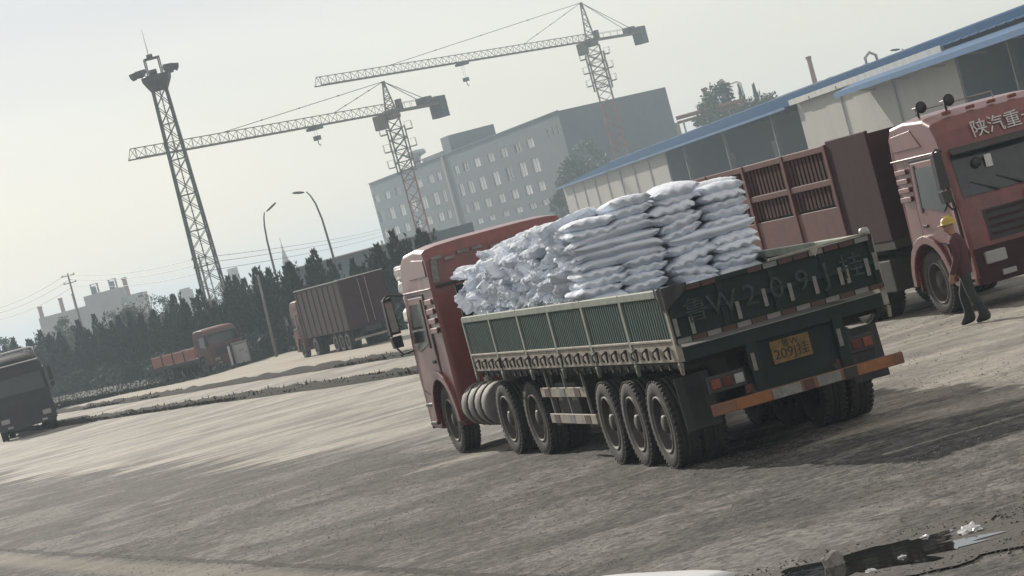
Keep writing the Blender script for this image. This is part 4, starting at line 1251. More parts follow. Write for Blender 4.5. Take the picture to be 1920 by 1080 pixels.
def tower_crane(base, zj, zap, jdir, jlen, clen, s_near, s_far, s_tr, zhook, label, zbase=-1.0, mw=1.8):
    root = empty('tower_crane', (base[0], base[1], zbase))
    tag(root, label, 'tower crane', 'tower cranes over the building site')
    d = Vector((jdir[0], jdir[1], 0)).normalized(); sd = Vector((-d.y, d.x, 0))
    zj -= zbase; zap -= zbase; zhook -= zbase
    n = int((zj - 1) / 1.5)
    mt = MB(); lattice4(mt, (0, 0, 0), (0, 0, zj - 9.5), mw, mw, max(4, n - 6), .16, .08); mt.build('mast', 'craner', root)
    mt = MB(); lattice4(mt, (0, 0, zj - 9.5), (0, 0, zj - 1), mw, mw, 6, .18, .09); mt.build('upper_mast', 'crane', root)
    cf = MB(); lattice4(cf, (0, 0, zj - 8.5), (0, 0, zj - 2.2), mw + .8, mw + .8, 4, .14, .07)
    CF = cf.build('climbing_frame', 'crane', root)
    for i, (z, o) in enumerate(((zj - 2.8, 1), (zj - 5.2, 1), (zj - 7.4, 1))):
        pf = MB()
        w = (mw + .8) / 2 + 1.0
        for e in (-1, 1):
            pf.box(sd.x * 0 + e * (w - .45), 0, z, .9, 2 * w * .8, .06)
            for q in (-1, 1):
                pf.bar((e * w, q * w * .8, z), (e * w, q * w * .8, z + 1.0), .05)
            pf.bar((e * w, -w * .8, z + 1), (e * w, w * .8, z + 1), .05); pf.bar((e * w, -w * .8, z + .5), (e * w, w * .8, z + .5), .04)
            pf.bar((e * (w - .9), -w * .8, z + 1), (e * w, -w * .8, z + 1), .04); pf.bar((e * (w - .9), -w * .8, z), (e * (w - .9), -w * .8, z + 1), .04)
        pf.build('platform', 'crane', CF)
    sl = MB().lathe([(.001, zj - 1.0), (1.1, zj - 1.0), (1.2, zj - .6), (1.1, zj - .2), (.001, zj - .2)], 18, 'z'); sl.box(0, 0, zj + .1, 1.9, 1.9, .5)
    sl.build('slewing_ring', 'crane', root)
    th = MB(); lattice4(th, (0, 0, zj), (0, 0, zap - .5), 1.5, .35, 6, .14, .07, True); th.box(0, 0, zap - .3, .5, .5, .7); th.build('tower_head', 'crane', root)
    J = MB(); jib3(J, d * 1.0 + Vector((0, 0, zj)), d * jlen + Vector((0, 0, zj)), 1.2, 1.25, int(jlen / 2.0)); J.build('jib', 'crane', root)
    cj = MB()
    a0, a1 = Vector((0, 0, zj)) - d * .9, Vector((0, 0, zj)) - d * clen
    for e in (-.7, .7):
        cj.bar(a0 + sd * e, a1 + sd * e, .22, .32)
        cj.bar(a0 + sd * e + Vector((0, 0, 1)), a1 + sd * e + Vector((0, 0, 1)), .05)
        for k in range(8):
            q = a0.lerp(a1, k / 7) + sd * e; cj.bar(q, q + Vector((0, 0, 1)), .05)
    for k in range(9):
        q = a0.lerp(a1, k / 8); cj.bar(q - sd * .7, q + sd * .7, .1)
    CJ = cj.build('counter_jib', 'crane', root)
    ang = math.atan2(-d.x, d.y)
    wt = a1 + d * 1.2
    cw = MB()
    for k in range(3): cw.box(wt.x + d.x * (.62 * k - .6), wt.y + d.y * (.62 * k - .6), zj - .5, 1.9, .58, 3.0, rz=ang)
    cw.build('counterweight', 'conc', root)
    hs = MB(); q = a1 + d * 4.2; hs.box(q.x, q.y, zj + .75, 1.2, 1.6, 1.0, rz=ang); q = a1 + d * 6; hs.lathe([(.001, -.5), (.5, -.5), (.5, .5), (.001, .5)], 12, 'x', (q.x, q.y, zj + .7)); hs.build('hoist_winch', 'mast', CJ)
    bx = MB(); q = a0 - d * 1.6; bx.box(q.x, q.y, zj + .9, .7, .7, 1.4, rz=ang); bx.build('control_box', 'mast', CJ)
    cq = d * 1.9 + sd * (-.9)
    cb_ = MB().box(cq.x, cq.y, zj - 1.1, 1.3, 1.7, 2.0, rz=ang); cb_.build('operator_cab', 'crane', root, bevel=.1)
    ap = Vector((0, 0, zap))
    for nm, e in (('near_pendant', d * s_near + Vector((0, 0, zj + 1.3))), ('far_pendant', d * s_far + Vector((0, 0, zj + 1.3)))):
        t = MB().tube([ap, e], .045, 5)
        for f in (.3, .55, .78): t.box(*(ap.lerp(e, f)), .22, .22, .16)
        t.build('pendant', 'wire', root)
    for e in (-.6, .6):
        MB().tube([ap, a1 + d * 3.4 + sd * e + Vector((0, 0, .3))], .055, 5).build('pendant', 'wire', root)
    tq = d * s_tr
    tr = MB().box(tq.x, tq.y, zj - .35, 1.5, 1.9, .35, rz=ang)
    for e in (-.6, .6): tr.lathe([(.2, -.6), (.2, .6)], 10, 'x', (tq.x + d.x * e, tq.y + d.y * e, zj - .2))
    TR = tr.build('trolley', 'mast', root)
    ln = MB()
    for e in (-.35, .35): ln.tube([(tq.x + d.x * e, tq.y + d.y * e, zj - .4), (tq.x + d.x * e * .6, tq.y + d.y * e * .6, zhook + .5)], .018, 4)
    ln.build('hoist_rope', 'wire', TR)
    hk = MB().box(tq.x, tq.y, zhook + .3, .9, .5, .6, rz=ang); hk.tube([(tq.x, tq.y, zhook), (tq.x, tq.y, zhook - .5), (tq.x + .16, tq.y, zhook - .75), (tq.x + .3, tq.y, zhook - .6)], .07, 6); hk.build('hook_block', 'mast', TR)
    return root

tower_crane((-9.7, 400), 22.6, 26.9, (-29.7, -52), 60, 14, 14, 40, 19.7, 20.7, 'left tower crane, lower of the two, its hook near the mast', mw=1.7)
tower_crane((23.6, 494.5), 30.1, 36.7, (-37.4, -62), 83.3, 19, 22.1, 63.3, 42.8, 27.0, 'right tower crane, the taller one, rising in front of the windowless grey wall', mw=2.3)

# lattice floodlight mast
FM = empty('floodlight_mast', (-24.6, 250, -1.0), R(12))
tag(FM, 'tall slender lattice floodlight mast with platform and antenna', 'light mast')
lm = MB(); lattice4(lm, (0, 0, 0), (0, 0, 23.4), 2.1, 1.15, 15, .13, .06); lm.build('lattice_column', 'mast', FM)
ld = MB(); ld.bar((.0, 0, 0), (.0, 0, 23.2), .09, .09)
for k in range(40): ld.bar((-.2, 0, .4 + k * .58), (.2, 0, .4 + k * .58), .03)
ld.build('ladder', 'mast', FM)
pf = MB().lathe([(.001, 23.2), (.75, 23.2), (1.25, 24.1), (1.30, 24.5), (1.22, 24.55), (.001, 24.5)], 8, 'z'); PFm = pf.build('platform', 'mast', FM)
rl = MB()
for x, y in ((-.6, -.6), (.6, -.6), (.6, .6), (-.6, .6)): rl.bar((x, y, 24.5), (x, y, 26.0), .10)
for a, b in (((-.6, -.6), (.6, -.6)), ((.6, -.6), (.6, .6)), ((.6, .6), (-.6, .6)), ((-.6, .6), (-.6, -.6))): rl.bar((*a, 26.0), (*b, 26.0), .12)
rl.box(-.1, 0, 26.2, .5, .4, .35); rl.build('head_frame', 'mast', FM)
MB().tube([(-.15, 0, 26.3), (-.15, 0, 28.6)], [.035, .012], 5).build('antenna', 'mast', FM)
for i, (x, y, a, rr) in enumerate(((-1.75, -.2, 205, -25), (-1.3, -1.1, 230, -20), (1.75, 0, -10, -25), (1.35, .9, 30, -20), (1.1, -1.1, -45, -20), (0, 1.5, 90, -20))):
    fl = MB()
    fl.tube([(x * .55, y * .55, 24.45), (x * .9, y * .9, 24.75)], .05, 6)
    fl.prism([(-.38, -.16), (-.38, .16), (.28, .34), (.36, .0), (.28, -.34)], -.32, .32, 'x')
    k0 = 12 + 8
    vs_ = []
    mrot = Matrix.Translation((x, y, 24.9)) @ Matrix.Rotation(R(a - 90), 4, 'Z') @ Matrix.Rotation(R(rr), 4, 'X')
    fl.v[-10:] = [tuple(mrot @ Vector((p[0], p[1], p[2]))) for p in fl.v[-10:]]
    fl.build('floodlight', 'mast', FM, bevel=.03)

# street lamps
def street_lamp(x, y, z0, ztop, lean, hx, hz, label, ry=0.0):
    root = empty('street_lamp', (x, y, z0)); tag(root, label, 'street lamp', 'street lamps')
    h = ztop - z0
    pts = [(0, 0, 0), (0, 0, h * .55), (lean * .1, 0, h * .78), (lean * .35, 0, h * .90), (lean * .68, 0, h * .965), (lean, 0, h)]
    MB().tube(pts, [.13, .10, .08, .07, .06, .05], 8).build('pole', 'mast', root, True)
    hd = MB(); 
    hd.grid(10, 8, lambda u, v: (lambda a, b: (lean + math.copysign(1, lean) * (.15 + .55 * (1 - math.cos(b)) * 0.95) , .22 * math.sin(b) * math.cos(a), h + .12 * math.sin(b) * math.sin(a) + hz * (1 - math.cos(b)) * .5))(u * 2 * math.pi, v * math.pi))
    hd.build('lamp_head', 'mast', root, True)
    return root
street_lamp(-13.75, 245, -1, 10.5, -.75, 0, .2, 'right of two curved street lamps left of the construction building')
street_lamp(-19.15, 250, -1, 9.9, .45, 0, .55, 'left of two curved street lamps, beside the lattice mast')
street_lamp(45.8, 300, 0, 10.5, -1.0, 0, .15, 'street lamp showing above the blue warehouse roof')

# utility poles and wires
def upole(x, y, z0, z1, label, arm=True, lean=0.0, m='pole', r=.13):
    root = empty('utility_pole', (x, y, z0)); tag(root, label, 'utility pole', 'utility poles')
    h = z1 - z0
    MB().tube([(0, 0, 0), (lean * h, 0, h)], [r, r * .65], 8).build('pole', m, root, True)
    if arm:
        for k, hh in enumerate((h - .25, h - 1.0)):
            a = MB().bar((lean * h - .7, 0, hh), (lean * h + .7, 0, hh), .08)
            for e in (-.6, 0, .6): a.lathe([(.03, 0), (.05, .08), (.03, .16)], 6, 'z', (lean * h + e, 0, hh + .03))
            a.build('crossarm', 'mast', root)
    return root
upole(-25.6, 255, -1, 7.9, 'utility pole with crossarms standing beside the lattice mast')
upole(-43.5, 300, -1, 10.4, 'tall utility pole in front of the distant factory')
upole(-16.05, 192, -1, 4.5, 'leaning concrete pole in front of the dark hedge', arm=False, lean=.035, r=.11)
WRp = [(-60, 340, 9.6), (-43.5, 300, 10.3), (-25.6, 255, 7.7), (-21, 640, 10.2)]
for k, dz in enumerate((0, -.55, -1.3)):
    for i in range(len(WRp) - 1):
        a, b = Vector(WRp[i]), Vector(WRp[i + 1]); a = a + Vector((.3 * k - .3, 0, dz)); b = b + Vector((.3 * k - .3, 0, dz))
        pts = [a.lerp(b, t / 10) + Vector((0, 0, -.55 * 4 * (t / 10) * (1 - t / 10))) for t in range(11)]
        tag(MB().tube(pts, .022, 4, False).build('power_line', 'wire'),
            '%s power line, %s' % (('top', 'middle', 'bottom')[k], ('left of the tall pole at the factory', 'between the factory pole and the lattice mast', 'from the lattice mast toward the construction building')[i]), 'power line', 'power lines')

# ------------------------------------------------------------------ buildings
def wall_with_openings(mb, L, z0, z1, rects, depth=.35, y=0.0):
    """a wall in local x-z, facing -y, with real openings and reveals"""
    xs = sorted({0, L} | {r[0] for r in rects} | {r[1] for r in rects}); zs = sorted({z0, z1} | {r[2] for r in rects} | {r[3] for r in rects})
    for i in range(len(xs) - 1):
        for j in range(len(zs) - 1):
            cx, cz = (xs[i] + xs[i + 1]) / 2, (zs[j] + zs[j + 1]) / 2
            if any(r[0] < cx < r[1] and r[2] < cz < r[3] for r in rects): continue
            mb.add([(xs[i], y, zs[j]), (xs[i + 1], y, zs[j]), (xs[i + 1], y, zs[j + 1]), (xs[i], y, zs[j + 1])], [(0, 1, 2, 3)])
    for a, b, c, d in rects:
        q = [(a, c), (b, c), (b, d), (a, d)]
        for k in range(4):
            p0, p1 = q[k], q[(k + 1) % 4]
            mb.add([(p0[0], y, p0[1]), (p1[0], y, p1[1]), (p1[0], y + depth, p1[1]), (p0[0], y + depth, p0[1])], [(0, 1, 2, 3)])
    return mb

# construction building behind the cranes
Lc, Cc, Rc = Vector((-21.8, 575, 0)), Vector((13.74, 450, 0)), Vector((32.14, 472, 0))
ZG, ZR = -1.0, 18.6
CBd = empty('construction_building', (Lc.x, Lc.y, ZG), math.atan2(Cc.y - Lc.y, Cc.x - Lc.x))
KB = 1.2                                      # drawn at 1:1.2
tag(CBd, 'grey unfinished multi-storey building with rows of pale windows behind the cranes', 'building')
Lf = (Cc - Lc).length
cols = [3.3, 12.2, 20.7, 29.6, 38.0, 46.7, 52.8, 65.2, 71.3, 79.0, 87.9, 96.1, 104.3, 111.8]
H0 = -ZG
wins = []
for ci, x in enumerate(cols):
    w = (1.35 if ci in (6, 7) else 1.9)
    for z, hh in ((15.4, .78), (11.75, 1.15), (8.35, .80), (5.65, .45)):
        if z > 15 and ci == 3: continue
        if z < 6 and ci < 8: continue
        wins.append((x - w, x + w, z - hh + H0, z + hh + H0))
for x in (122.6, 125.4, 128.0): wins.append((x - .55, x + .55, 15.2 + H0, 16.6 + H0))
fw = wall_with_openings(MB(), Lf, 0, ZR + H0, wins, .4)
fw.build('window_wall', 'conc', CBd)
wrnd = random.Random(8)
for a, b, c, d in wins:
    fm = MB()
    for (x0, x1, z0, z1) in ((a, b, c, c + .08), (a, b, d - .08, d), (a, a + .1, c + .08, d - .08), (b - .1, b, c + .08, d - .08), ((a + b) / 2 - .03, (a + b) / 2 + .03, c + .08, d - .08)):
        fm.box((x0 + x1) / 2, .14, (z0 + z1) / 2, x1 - x0 - .004, .08, z1 - z0 - .004)
    wo = fm.build('window', 'fascia', CBd)
    MB().box((a + b) / 2, .20, (c + d) / 2, b - a - .02, .02, d - c - .02).build('pane', 'film' if wrnd.random() < .94 else 'glass', wo)
def to_local(v, root):
    m_ = Matrix.Translation(root.location) @ Matrix.Rotation(root.rotation_euler.z, 4, 'Z')
    return m_.inverted() @ v
rC, rR, rB = to_local(Cc, CBd), to_local(Rc, CBd), to_local(Lc + Rc - Cc, CBd)
def quadwall(mb, a, b, z0, z1): mb.add([(a.x, a.y, z0), (b.x, b.y, z0), (b.x, b.y, z1), (a.x, a.y, z1)], [(0, 1, 2, 3)])
bw = MB(); quadwall(bw, rC, rR, 0, ZR + H0); quadwall(bw, rR, rB, 0, ZR + H0); quadwall(bw, rB, Vector((0, 0, 0)), 0, ZR + H0)
bw.add([(0, 0, ZR + H0 - .4), (rC.x, rC.y, ZR + H0 - .4), (rR.x, rR.y, ZR + H0 - .4), (rB.x, rB.y, ZR + H0 - .4)], [(0, 1, 2, 3)])
bw.build('blank_wall', 'conc', CBd)
bk = MB().add([(1, 3.0, 0), (Lf - 6, 3.0, 0), (Lf - 6, 3.0, ZR + H0 - .5), (1, 3.0, ZR + H0 - .5)], [(0, 1, 2, 3)]); bk.build('inner_wall', 'shadein', CBd)
cp = MB().box(Lf / 2, -.06, ZR + H0 + .06, Lf + .3, .3, .14); cp.build('coping', 'conc', CBd)
pil = MB().box(58.8, -.2, (ZR + H0) / 2, .9, .4, ZR + H0 - .3); pil.build('downpipe_shaft', 'conc2', CBd)
ph = MB()
ph.box(60, 5.0, ZR + H0 + 1.1, 5.5, 8.6, 3.9); ph.build('roof_house', 'conc', CBd)
ph = MB().box(49.4, 3.4, ZR + H0 + .1, 15.4, 5.6, 1.5); ph.build('low_roof_house', 'conc', CBd)
tk = MB().lathe([(.001, 3.4), (1.7, 3.3), (2.0, 2.9), (2.0, 2.4), (.6, 1.9), (.6, 0), (.001, 0)], 20, 'z', (23.5, 4.5, ZR + H0)); tk.build('water_tank', 'fascia', CBd, True)
st = MB().box(rR.x - .8, rR.y + .4, (ZR + H0) / 2 - 3, .9, .9, ZR + H0 - 6); st.build('service_riser', 'conc2', CBd)

CBd.location = (Lc.x * KB, Lc.y * KB, -1.84); CBd.scale = (KB, KB, KB)

# long low grey building in front of it
LB = empty('low_building', (-30.5, 333, -1), 0)
tag(LB, 'long low flat-roofed grey building behind the hedge', 'building')
lbm = MB(); lbm.box(14.5, 6, 3.0, 17, 12, 6.05); lbm.box(25.5, 6.5, 3.0, 5, 11, 5.9); lbm.box(3.2, 6, 2.5, 5.6, 11, 5.05)
lbm.build('wall', 'conc', LB)
MB().box(15, 5.9, 6.08, 17.6, 12.5, .14).build('roof_edge', 'conc2', LB); MB().box(3.2, 5.9, 5.08, 6.0, 11.6, .12).build('roof_edge', 'conc2', LB)
for x in (17.5, 18.3, 19.0, 10.0): MB().tube([(x, 2, 6.1), (x, 2, 6.1 + .5)], .12, 6).build('roof_vent', 'steel', LB)
MB().tube([(22.0, 3, 6.0), (22.0, 3, 7.5)], .05, 5).box(22.0, 3, 7.6, .4, .3, .25).build('roof_lamp', 'mast', LB)

# distant factory at the left
FB = empty('factory', (-103, 700, -1), 0)
tag(FB, 'distant hazy factory block with roof vents at the far left', 'building')
MB().box(-2.0, 6, 6.2, 12, 12, 12.4).build('low_block', 'conc2', FB)
MB().box(8.0, 6, 7.3, 8.4, 14, 14.6).build('tall_block', 'conc2', FB); MB().box(14.5, 7, 6.1, 5.2, 12, 12.2).build('end_block', 'conc2', FB)
for x in (6.4, 10.9):
    hd = MB()
    for a in (-.8, .8):
        for b in (-.8, .8): hd.bar((x + a, 3 + b, 14.6), (x + a, 3 + b, 17.0), .18)
    hd.box(x - .3, 3, 15.6, 1.2, 1.2, 1.9); hd.box(x, 3, 17.0, 1.9, 1.9, .15)
    hd.build('roof_hopper', 'conc', FB)
def chimney(x, y, z1, r, label, m='rust', z0=-1.0):
    root = empty('chimney', (x, y, z0)); tag(root, label, 'chimney', 'distant chimneys')
    MB().tube([(0, 0, 0), (0, 0, z1 - z0)], [r * 1.25, r * .8], 12).build('stack', m, root, True)
    MB().lathe([(r * .85, z1 - z0 - .5), (r * 1.0, z1 - z0 - .45), (r * 1.0, z1 - z0), (r * .6, z1 - z0)], 12, 'z').build('cap', m, root)
chimney(-113.2, 720, 14.4, .65, 'leftmost brown chimney, left of the distant factory')
chimney(-108.4, 724, 15.2, .6, 'short brown chimney rising behind the left block of the factory')
chimney(-105.7, 728, 15.5, .35, 'thin chimney just left of the tall factory block')
chimney(-90.9, 716, 15.9, .7, 'brown chimney at the right end of the distant factory')
chimney(42.2, 523, 18.3, .55, 'brown chimney behind the blue roof, left of the process column')
chimney(59.5, 505, 18.4, .50, 'guyed brown chimney behind the middle of the blue roof')
# hazy tower blocks beyond the mast
PT = empty('hazy_tower', (-82.0, 900, -1), R(20)); tag(PT, 'pale stepped tower block far away right of the lattice mast', 'building')
MB().box(0, 0, 5.2, 5.2, 5, 10.4).build('lower_block', 'conc2', PT); MB().box(.6, 0, 12.2, 2.6, 3, 4.2).build('upper_block', 'conc2', PT)
PT = empty('hazy_silo', (-62.0, 860, -1), 0); tag(PT, 'pale pointed silo far away behind the left street lamp', 'silo')
MB().lathe([(1.1, 0), (1.1, 11.5), (.25, 15.2), (.12, 17.0), (.001, 17.0)], 14, 'z').build('silo_body', 'conc2', PT, True)
MB().tube([(0, 0, 16.8), (0, 0, 18.8)], .08, 5).build('spike', 'mast', PT)
PT = empty('hazy_shed', (-95.0, 880, -1), 0); tag(PT, 'pale distant block between the tree and the lattice mast', 'building')
MB().box(0, 0, 5.6, 4.2, 4, 11.2).build('wall', 'conc2', PT); MB().box(0, 0, 11.5, 3.0, 3, .9).build('roof_house', 'conc2', PT)

# ------------------------------------------------------------------ blue-roofed warehouse
WH = empty('warehouse', (11.4, 472, 0), R(184.957))
tag(WH, 'long cream warehouse with blue sheet roof and open loading bays at the right', 'warehouse')
WL = 335.0
XW = -.7                                       # wall line
def ribbed(y0, y1, z0, z1, x):
    mb = MB(); n = max(2, int((y1 - y0) / .9)); d = (y1 - y0) / n
    pts = []
    for k in range(n): pts += [(y0 + k * d, 0), (y0 + k * d + d * .6, 0), (y0 + k * d + d * .7, .02), (y0 + k * d + d * .9, .02)]
    pts.append((y1, 0)); m_ = len(pts)
    for z in (z0, z1):
        for a, o in pts: mb.v.append((x + o, a, z))
    mb.f = [(k, k + 1, m_ + k + 1, m_ + k) for k in range(m_ - 1)]
    return mb
def wall_run(y0, y1, n, z1):
    d = (y1 - y0) / n
    for k in range(n):
        ribbed(y0 + k * d + .06, y0 + (k + 1) * d - .06, 1.0, z1, XW).build('wall_panel', 'cream', WH)
        if k:
            MB().tube([(XW + .15, y0 + k * d, .9), (XW + .15, y0 + k * d, z1 - .2)], .09, 6).build('downpipe', 'fascia', WH)
    MB().box(XW - .12, (y0 + y1) / 2, z1 / 2, .2, y1 - y0 - .02, z1).build('wall_backing', 'cream', WH)
    MB().box(XW + .06, (y0 + y1) / 2, .48, .25, y1 - y0, .96).build('plinth', 'conc2', WH)
wall_run(0, 116, 8, 7.25); wall_run(203, 263, 3, 7.55)
for y0, y1 in ((116, 203), (263, WL)):
    MB().box(-8.0, (y0 + y1) / 2, 3.7, .2, y1 - y0, 7.3).build('bay_back_wall', 'shadein', WH)
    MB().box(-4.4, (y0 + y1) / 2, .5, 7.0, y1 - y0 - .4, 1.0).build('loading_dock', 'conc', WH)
    for yy in (y0 + .1, y1 - .1):
        MB().box(-4.4, yy, 3.7, 7.1, .2, 7.2).build('bay_side_wall', 'conc', WH)
    k = y0 + 14
    while k < y1 - 5:
        MB().box(-1.0, k, 4.1, .35, .35, 6.3).build('bay_column', 'mast', WH)
        MB().box(-7.85, k - 9, 3.0, .12, 4.2, 4.0).build('roller_door', 'mast', WH)
        k += 29
RZ, RXr = 9.25, -9.5
rfm = MB()
def roofseg(y0, y1, xe, ze):
    n = max(2, int((y1 - y0) / 2.4)); d = (y1 - y0) / n
    pts = []
    for k in range(n): pts += [(y0 + k * d, 0), (y0 + k * d + d * .8, 0), (y0 + k * d + d * .86, .09), (y0 + k * d + d * .94, .09)]
    pts.append((y1, 0)); m_ = len(pts); b = MB()
    for x, z in ((xe, ze), (RXr, RZ), (-19.5, 7.4)):
        for a, o in pts: b.v.append((x, a, z + o))
    b.f = [(r0 * m_ + k, r0 * m_ + k + 1, (r0 + 1) * m_ + k + 1, (r0 + 1) * m_ + k) for r0 in (0, 1) for k in range(m_ - 1)]
    o = b.build('roof_sheet', 'blue', WH); so = o.modifiers.new('s', 'SOLIDIFY'); so.thickness = .12
for a in range(0, 203, 29): roofseg(a + .02, min(203, a + 29) - .02, 0.25, 7.40)
for a in range(203, 335, 22): roofseg(a + .02, a + 22 - .02, 0.0, 7.85)
MB().box(RXr, WL / 2, RZ + .08, .9, WL, .12).build('ridge_cap', 'blue', WH)
MB().box(.28, 101, 7.30, .16, 202.5, .26).build('gutter', 'blue', WH)
MB().box(-.1, 233, 7.62, .25, 59.5, .50).build('fascia', 'fascia', WH)
for y in (210, 222): MB().box(.06, y, 7.5, .1, 6, .3).build('fascia_patch', 'fascia', WH)
# lower canopy over the near bay
cn = MB()
y0, y1 = 232.0, WL
cn.add([(-.5, y0, 7.5), (-.5, y1, 7.5), (1.9, y1, 6.95), (1.9, y0, 6.95), (-.5, y0, 7.38), (-.5, y1, 7.38), (1.9, y1, 6.55), (1.9, y0, 6.55)],
       [(0, 1, 2, 3), (7, 6, 5, 4), (0, 3, 7, 4), (1, 5, 6, 2), (3, 2, 6, 7), (0, 4, 5, 1)])
cn.build('canopy', 'blue', WH)
for k in range(8): MB().bar((XW, 236 + k * 12, 6.4), (1.5, 236 + k * 12, 6.8), .10).build('canopy_bracket', 'steel', WH)
gb = MB().add([(XW, 0, 0), (-18.5, 0, 0), (-18.5, 0, 7.4), (RXr, 0, RZ - .15), (XW, 0, 7.3)], [(0, 1, 2, 3, 4)]); gb.build('gable_wall', 'cream', WH)
gb = MB().add([(XW, WL, 0), (-18.5, WL, 0), (-18.5, WL, 7.4), (RXr, WL, RZ - .15), (XW, WL, 7.3)], [(0, 1, 2, 3, 4)]); gb.build('gable_wall', 'cream', WH)
MB().box(-18.6, WL / 2, 3.7, .2, WL, 7.4).build('back_wall', 'cream', WH)
# shed with greenish roof behind it and pipe bridge
GS = empty('process_shed', (52.5, 430, 0), R(186)); tag(GS, 'low green-roofed shed just showing above the blue roof', 'building')
MB().box(0, 0, 5.6, 9, 60, 11.2).build('wall', 'conc', GS)
MB().prism([(-5, 11.2), (5, 11.2), (5, 11.6), (0, 12.3), (-5, 11.6)], -31, 31, 'y').build('roof', 'greend', GS)
for k in range(7): MB().box(-4.2 + .3 * (k % 3), -28 + k * 8, 12.2, 1.2, 2.2, .9).build('roof_unit', 'conc2', GS)
MB().tube([(-3, 20, 11.5), (-3, 20, 13.3), (-2.2, 20, 13.9), (-1.4, 20, 13.3), (-1.4, 20, 11.5)], .22, 8).build('bent_vent', 'steel', GS, True)
PBr = empty('pipe_bridge', (38, 500, 0), 0); tag(PBr, 'pipe bridge between the construction building and the process plant', 'pipe bridge')
for z, r in ((13.9, .35), (13.1, .25)): MB().tube([(-3.5, 0, z), (8, -2, z)], r, 8).build('pipe', 'rust', PBr, True)
for x in (-2.5, 1.5, 5.5): MB().box(x, -.4, 6.5, .3, .3, 13.0).build('support', 'steel', PBr)
DCm = empty('process_column', (45.3, 520, 0), 0); tag(DCm, 'slim process column with side pipe behind the blue roof', 'process column')
MB().lathe([(.9, 0), (.9, 15.2), (.75, 15.6), (.75, 18.2), (.3, 18.9), (.001, 19.0)], 14, 'z').build('column', 'conc2', DCm, True)
MB().tube([(.7, 0, 17.6), (2.6, 0, 17.8), (3.2, 0, 17.4), (3.4, 0, 9)], .12, 6).build('side_pipe', 'steel', DCm)
for z in (11.5, 14.2, 16.6): MB().lathe([(.9, z), (1.5, z), (1.5, z + .1), (.9, z + .1)], 14, 'z').build('platform', 'steel', DCm)

# ------------------------------------------------------------------ trees
def spire_mesh(i, n=1500, h=5.0, rm=1.05):
    r = random.Random(500 + i); mb = MB(); sd = r.uniform(0, 99)
    tips = [(r.uniform(-.55, .55), r.uniform(-.55, .55), r.uniform(.62, 1.0)) for _ in range(5)]; tips[0] = (0, 0, 1.0)
    for k in range(n):
        tx, ty, th = tips[0] if r.random() < .6 else r.choice(tips)
        t = r.random() ** 1.25
        a = r.uniform(0, 6.283)
        rad = rm * (1 - t) ** .95 * (.35 + .65 * r.random() ** .45) * (1 + .45 * noise.noise(Vector((math.cos(a) * 1.5, math.sin(a) * 1.5, t * 5 + sd)))) + .03
        if (tx, ty) != (0, 0): rad *= .55
        c = Vector((tx * t + rad * math.cos(a), ty * t + rad * math.sin(a), .15 + t * th * (h - .15)))
        s = r.uniform(.07, .20) * (1.15 - .5 * t)
        o = Vector((math.cos(a) * .5, math.sin(a) * .5, 1)).normalized(); sd_ = Vector((-math.sin(a), math.cos(a), r.uniform(-.5, .5)))
        sd_ = Matrix.Rotation(r.uniform(0, 3.14), 3, o) @ sd_
        mb.add([c - sd_ * s * .55, c + sd_ * s * .55, c + o * s * 2.2], [(0, 1, 2)])
        mb.add([c - o * s * .4 - sd_ * s * .4, c + sd_ * s * .6 + o * s * .4, c + o * s * 1.3 - sd_ * s * .3], [(0, 1, 2)])
    return mb.mesh('crown', 'leafd')
def trunk_mesh(h, r0, seed, limbs=0, m='bark'):
    r = random.Random(seed); mb = MB()
    mb.tube([(0, 0, -.1), (r.uniform(-.1, .1) * h * .2, 0, h * .4), (r.uniform(-.1, .1) * h * .3, r.uniform(-.1, .1), h * .95)], [r0, r0 * .7, r0 * .12], 8)
    for k in range(limbs):
        a = r.uniform(0, 6.28); z0 = h * r.uniform(.3, .7); l = h * r.uniform(.2, .38)
        mb.tube([(0, 0, z0), (l * .5 * math.cos(a), l * .5 * math.sin(a), z0 + l * .45), (l * math.cos(a), l * math.sin(a), z0 + l * .9)], [r0 * .45, r0 * .28, r0 * .06], 5)
    return mb.mesh('trunk', m)
def broad_mesh(i, h, rm, n_cl=60, per=60, leaf=.15, gap=0.0, m='leaf'):
    r = random.Random(900 + i); mb = MB()
    for c_ in range(n_cl):
        a = r.uniform(0, 6.283); t = r.random()
        zz = h * (.32 + .66 * t); rad = rm * math.sin(math.pi * min(1, (.18 + .80 * t))) ** .7 * r.uniform(.25, 1.0)
        cc = Vector((rad * math.cos(a), rad * math.sin(a), zz)); cr = rm * r.uniform(.16, .34)
        for k in range(int(per * (1 - gap))):
            d = Vector((r.gauss(0, 1), r.gauss(0, 1), r.gauss(0, .8))).normalized() * cr * r.random() ** .5
            p = cc + d; s = leaf * r.uniform(.6, 1.5)
            u = Vector((r.gauss(0, 1), r.gauss(0, 1), r.gauss(0, 1))).normalized(); w = u.orthogonal().normalized()
            mb.add([p - u * s, p + w * s * .6, p + u * s, p - w * s * .6], [(0, 1, 2, 3)])
    return mb.mesh('crown', m)
SP = [spire_mesh(i) for i in range(7)]
SPT = trunk_mesh(4.0, .09, 1)
def put_tree(name, x, y, z, crown, trunk, s, rz, label, cat, group=None, sz=None):
    root = empty(name, (x, y, z), rz); tag(root, label, cat, group)
    root.scale = (s, s, sz or s)
    link('trunk', trunk, root); link('crown', crown, root)
    return root
rt_ = random.Random(77)
k = 0; t = 70.0
HP = 57.0
pts_h = []
while t < 275:
    for row in (0, 1):
        q = along(HP + row * 2.0 + rt_.uniform(-.5, .5), t + row * 1.3 + rt_.uniform(-.6, .6))
        
        if q.x / q.y < -0.022: pts_h.append((q.x, q.y, row))
    t += 2.7
pts_h.sort(key=lambda q: q[0] / q[1])
cnt = [0, 0]
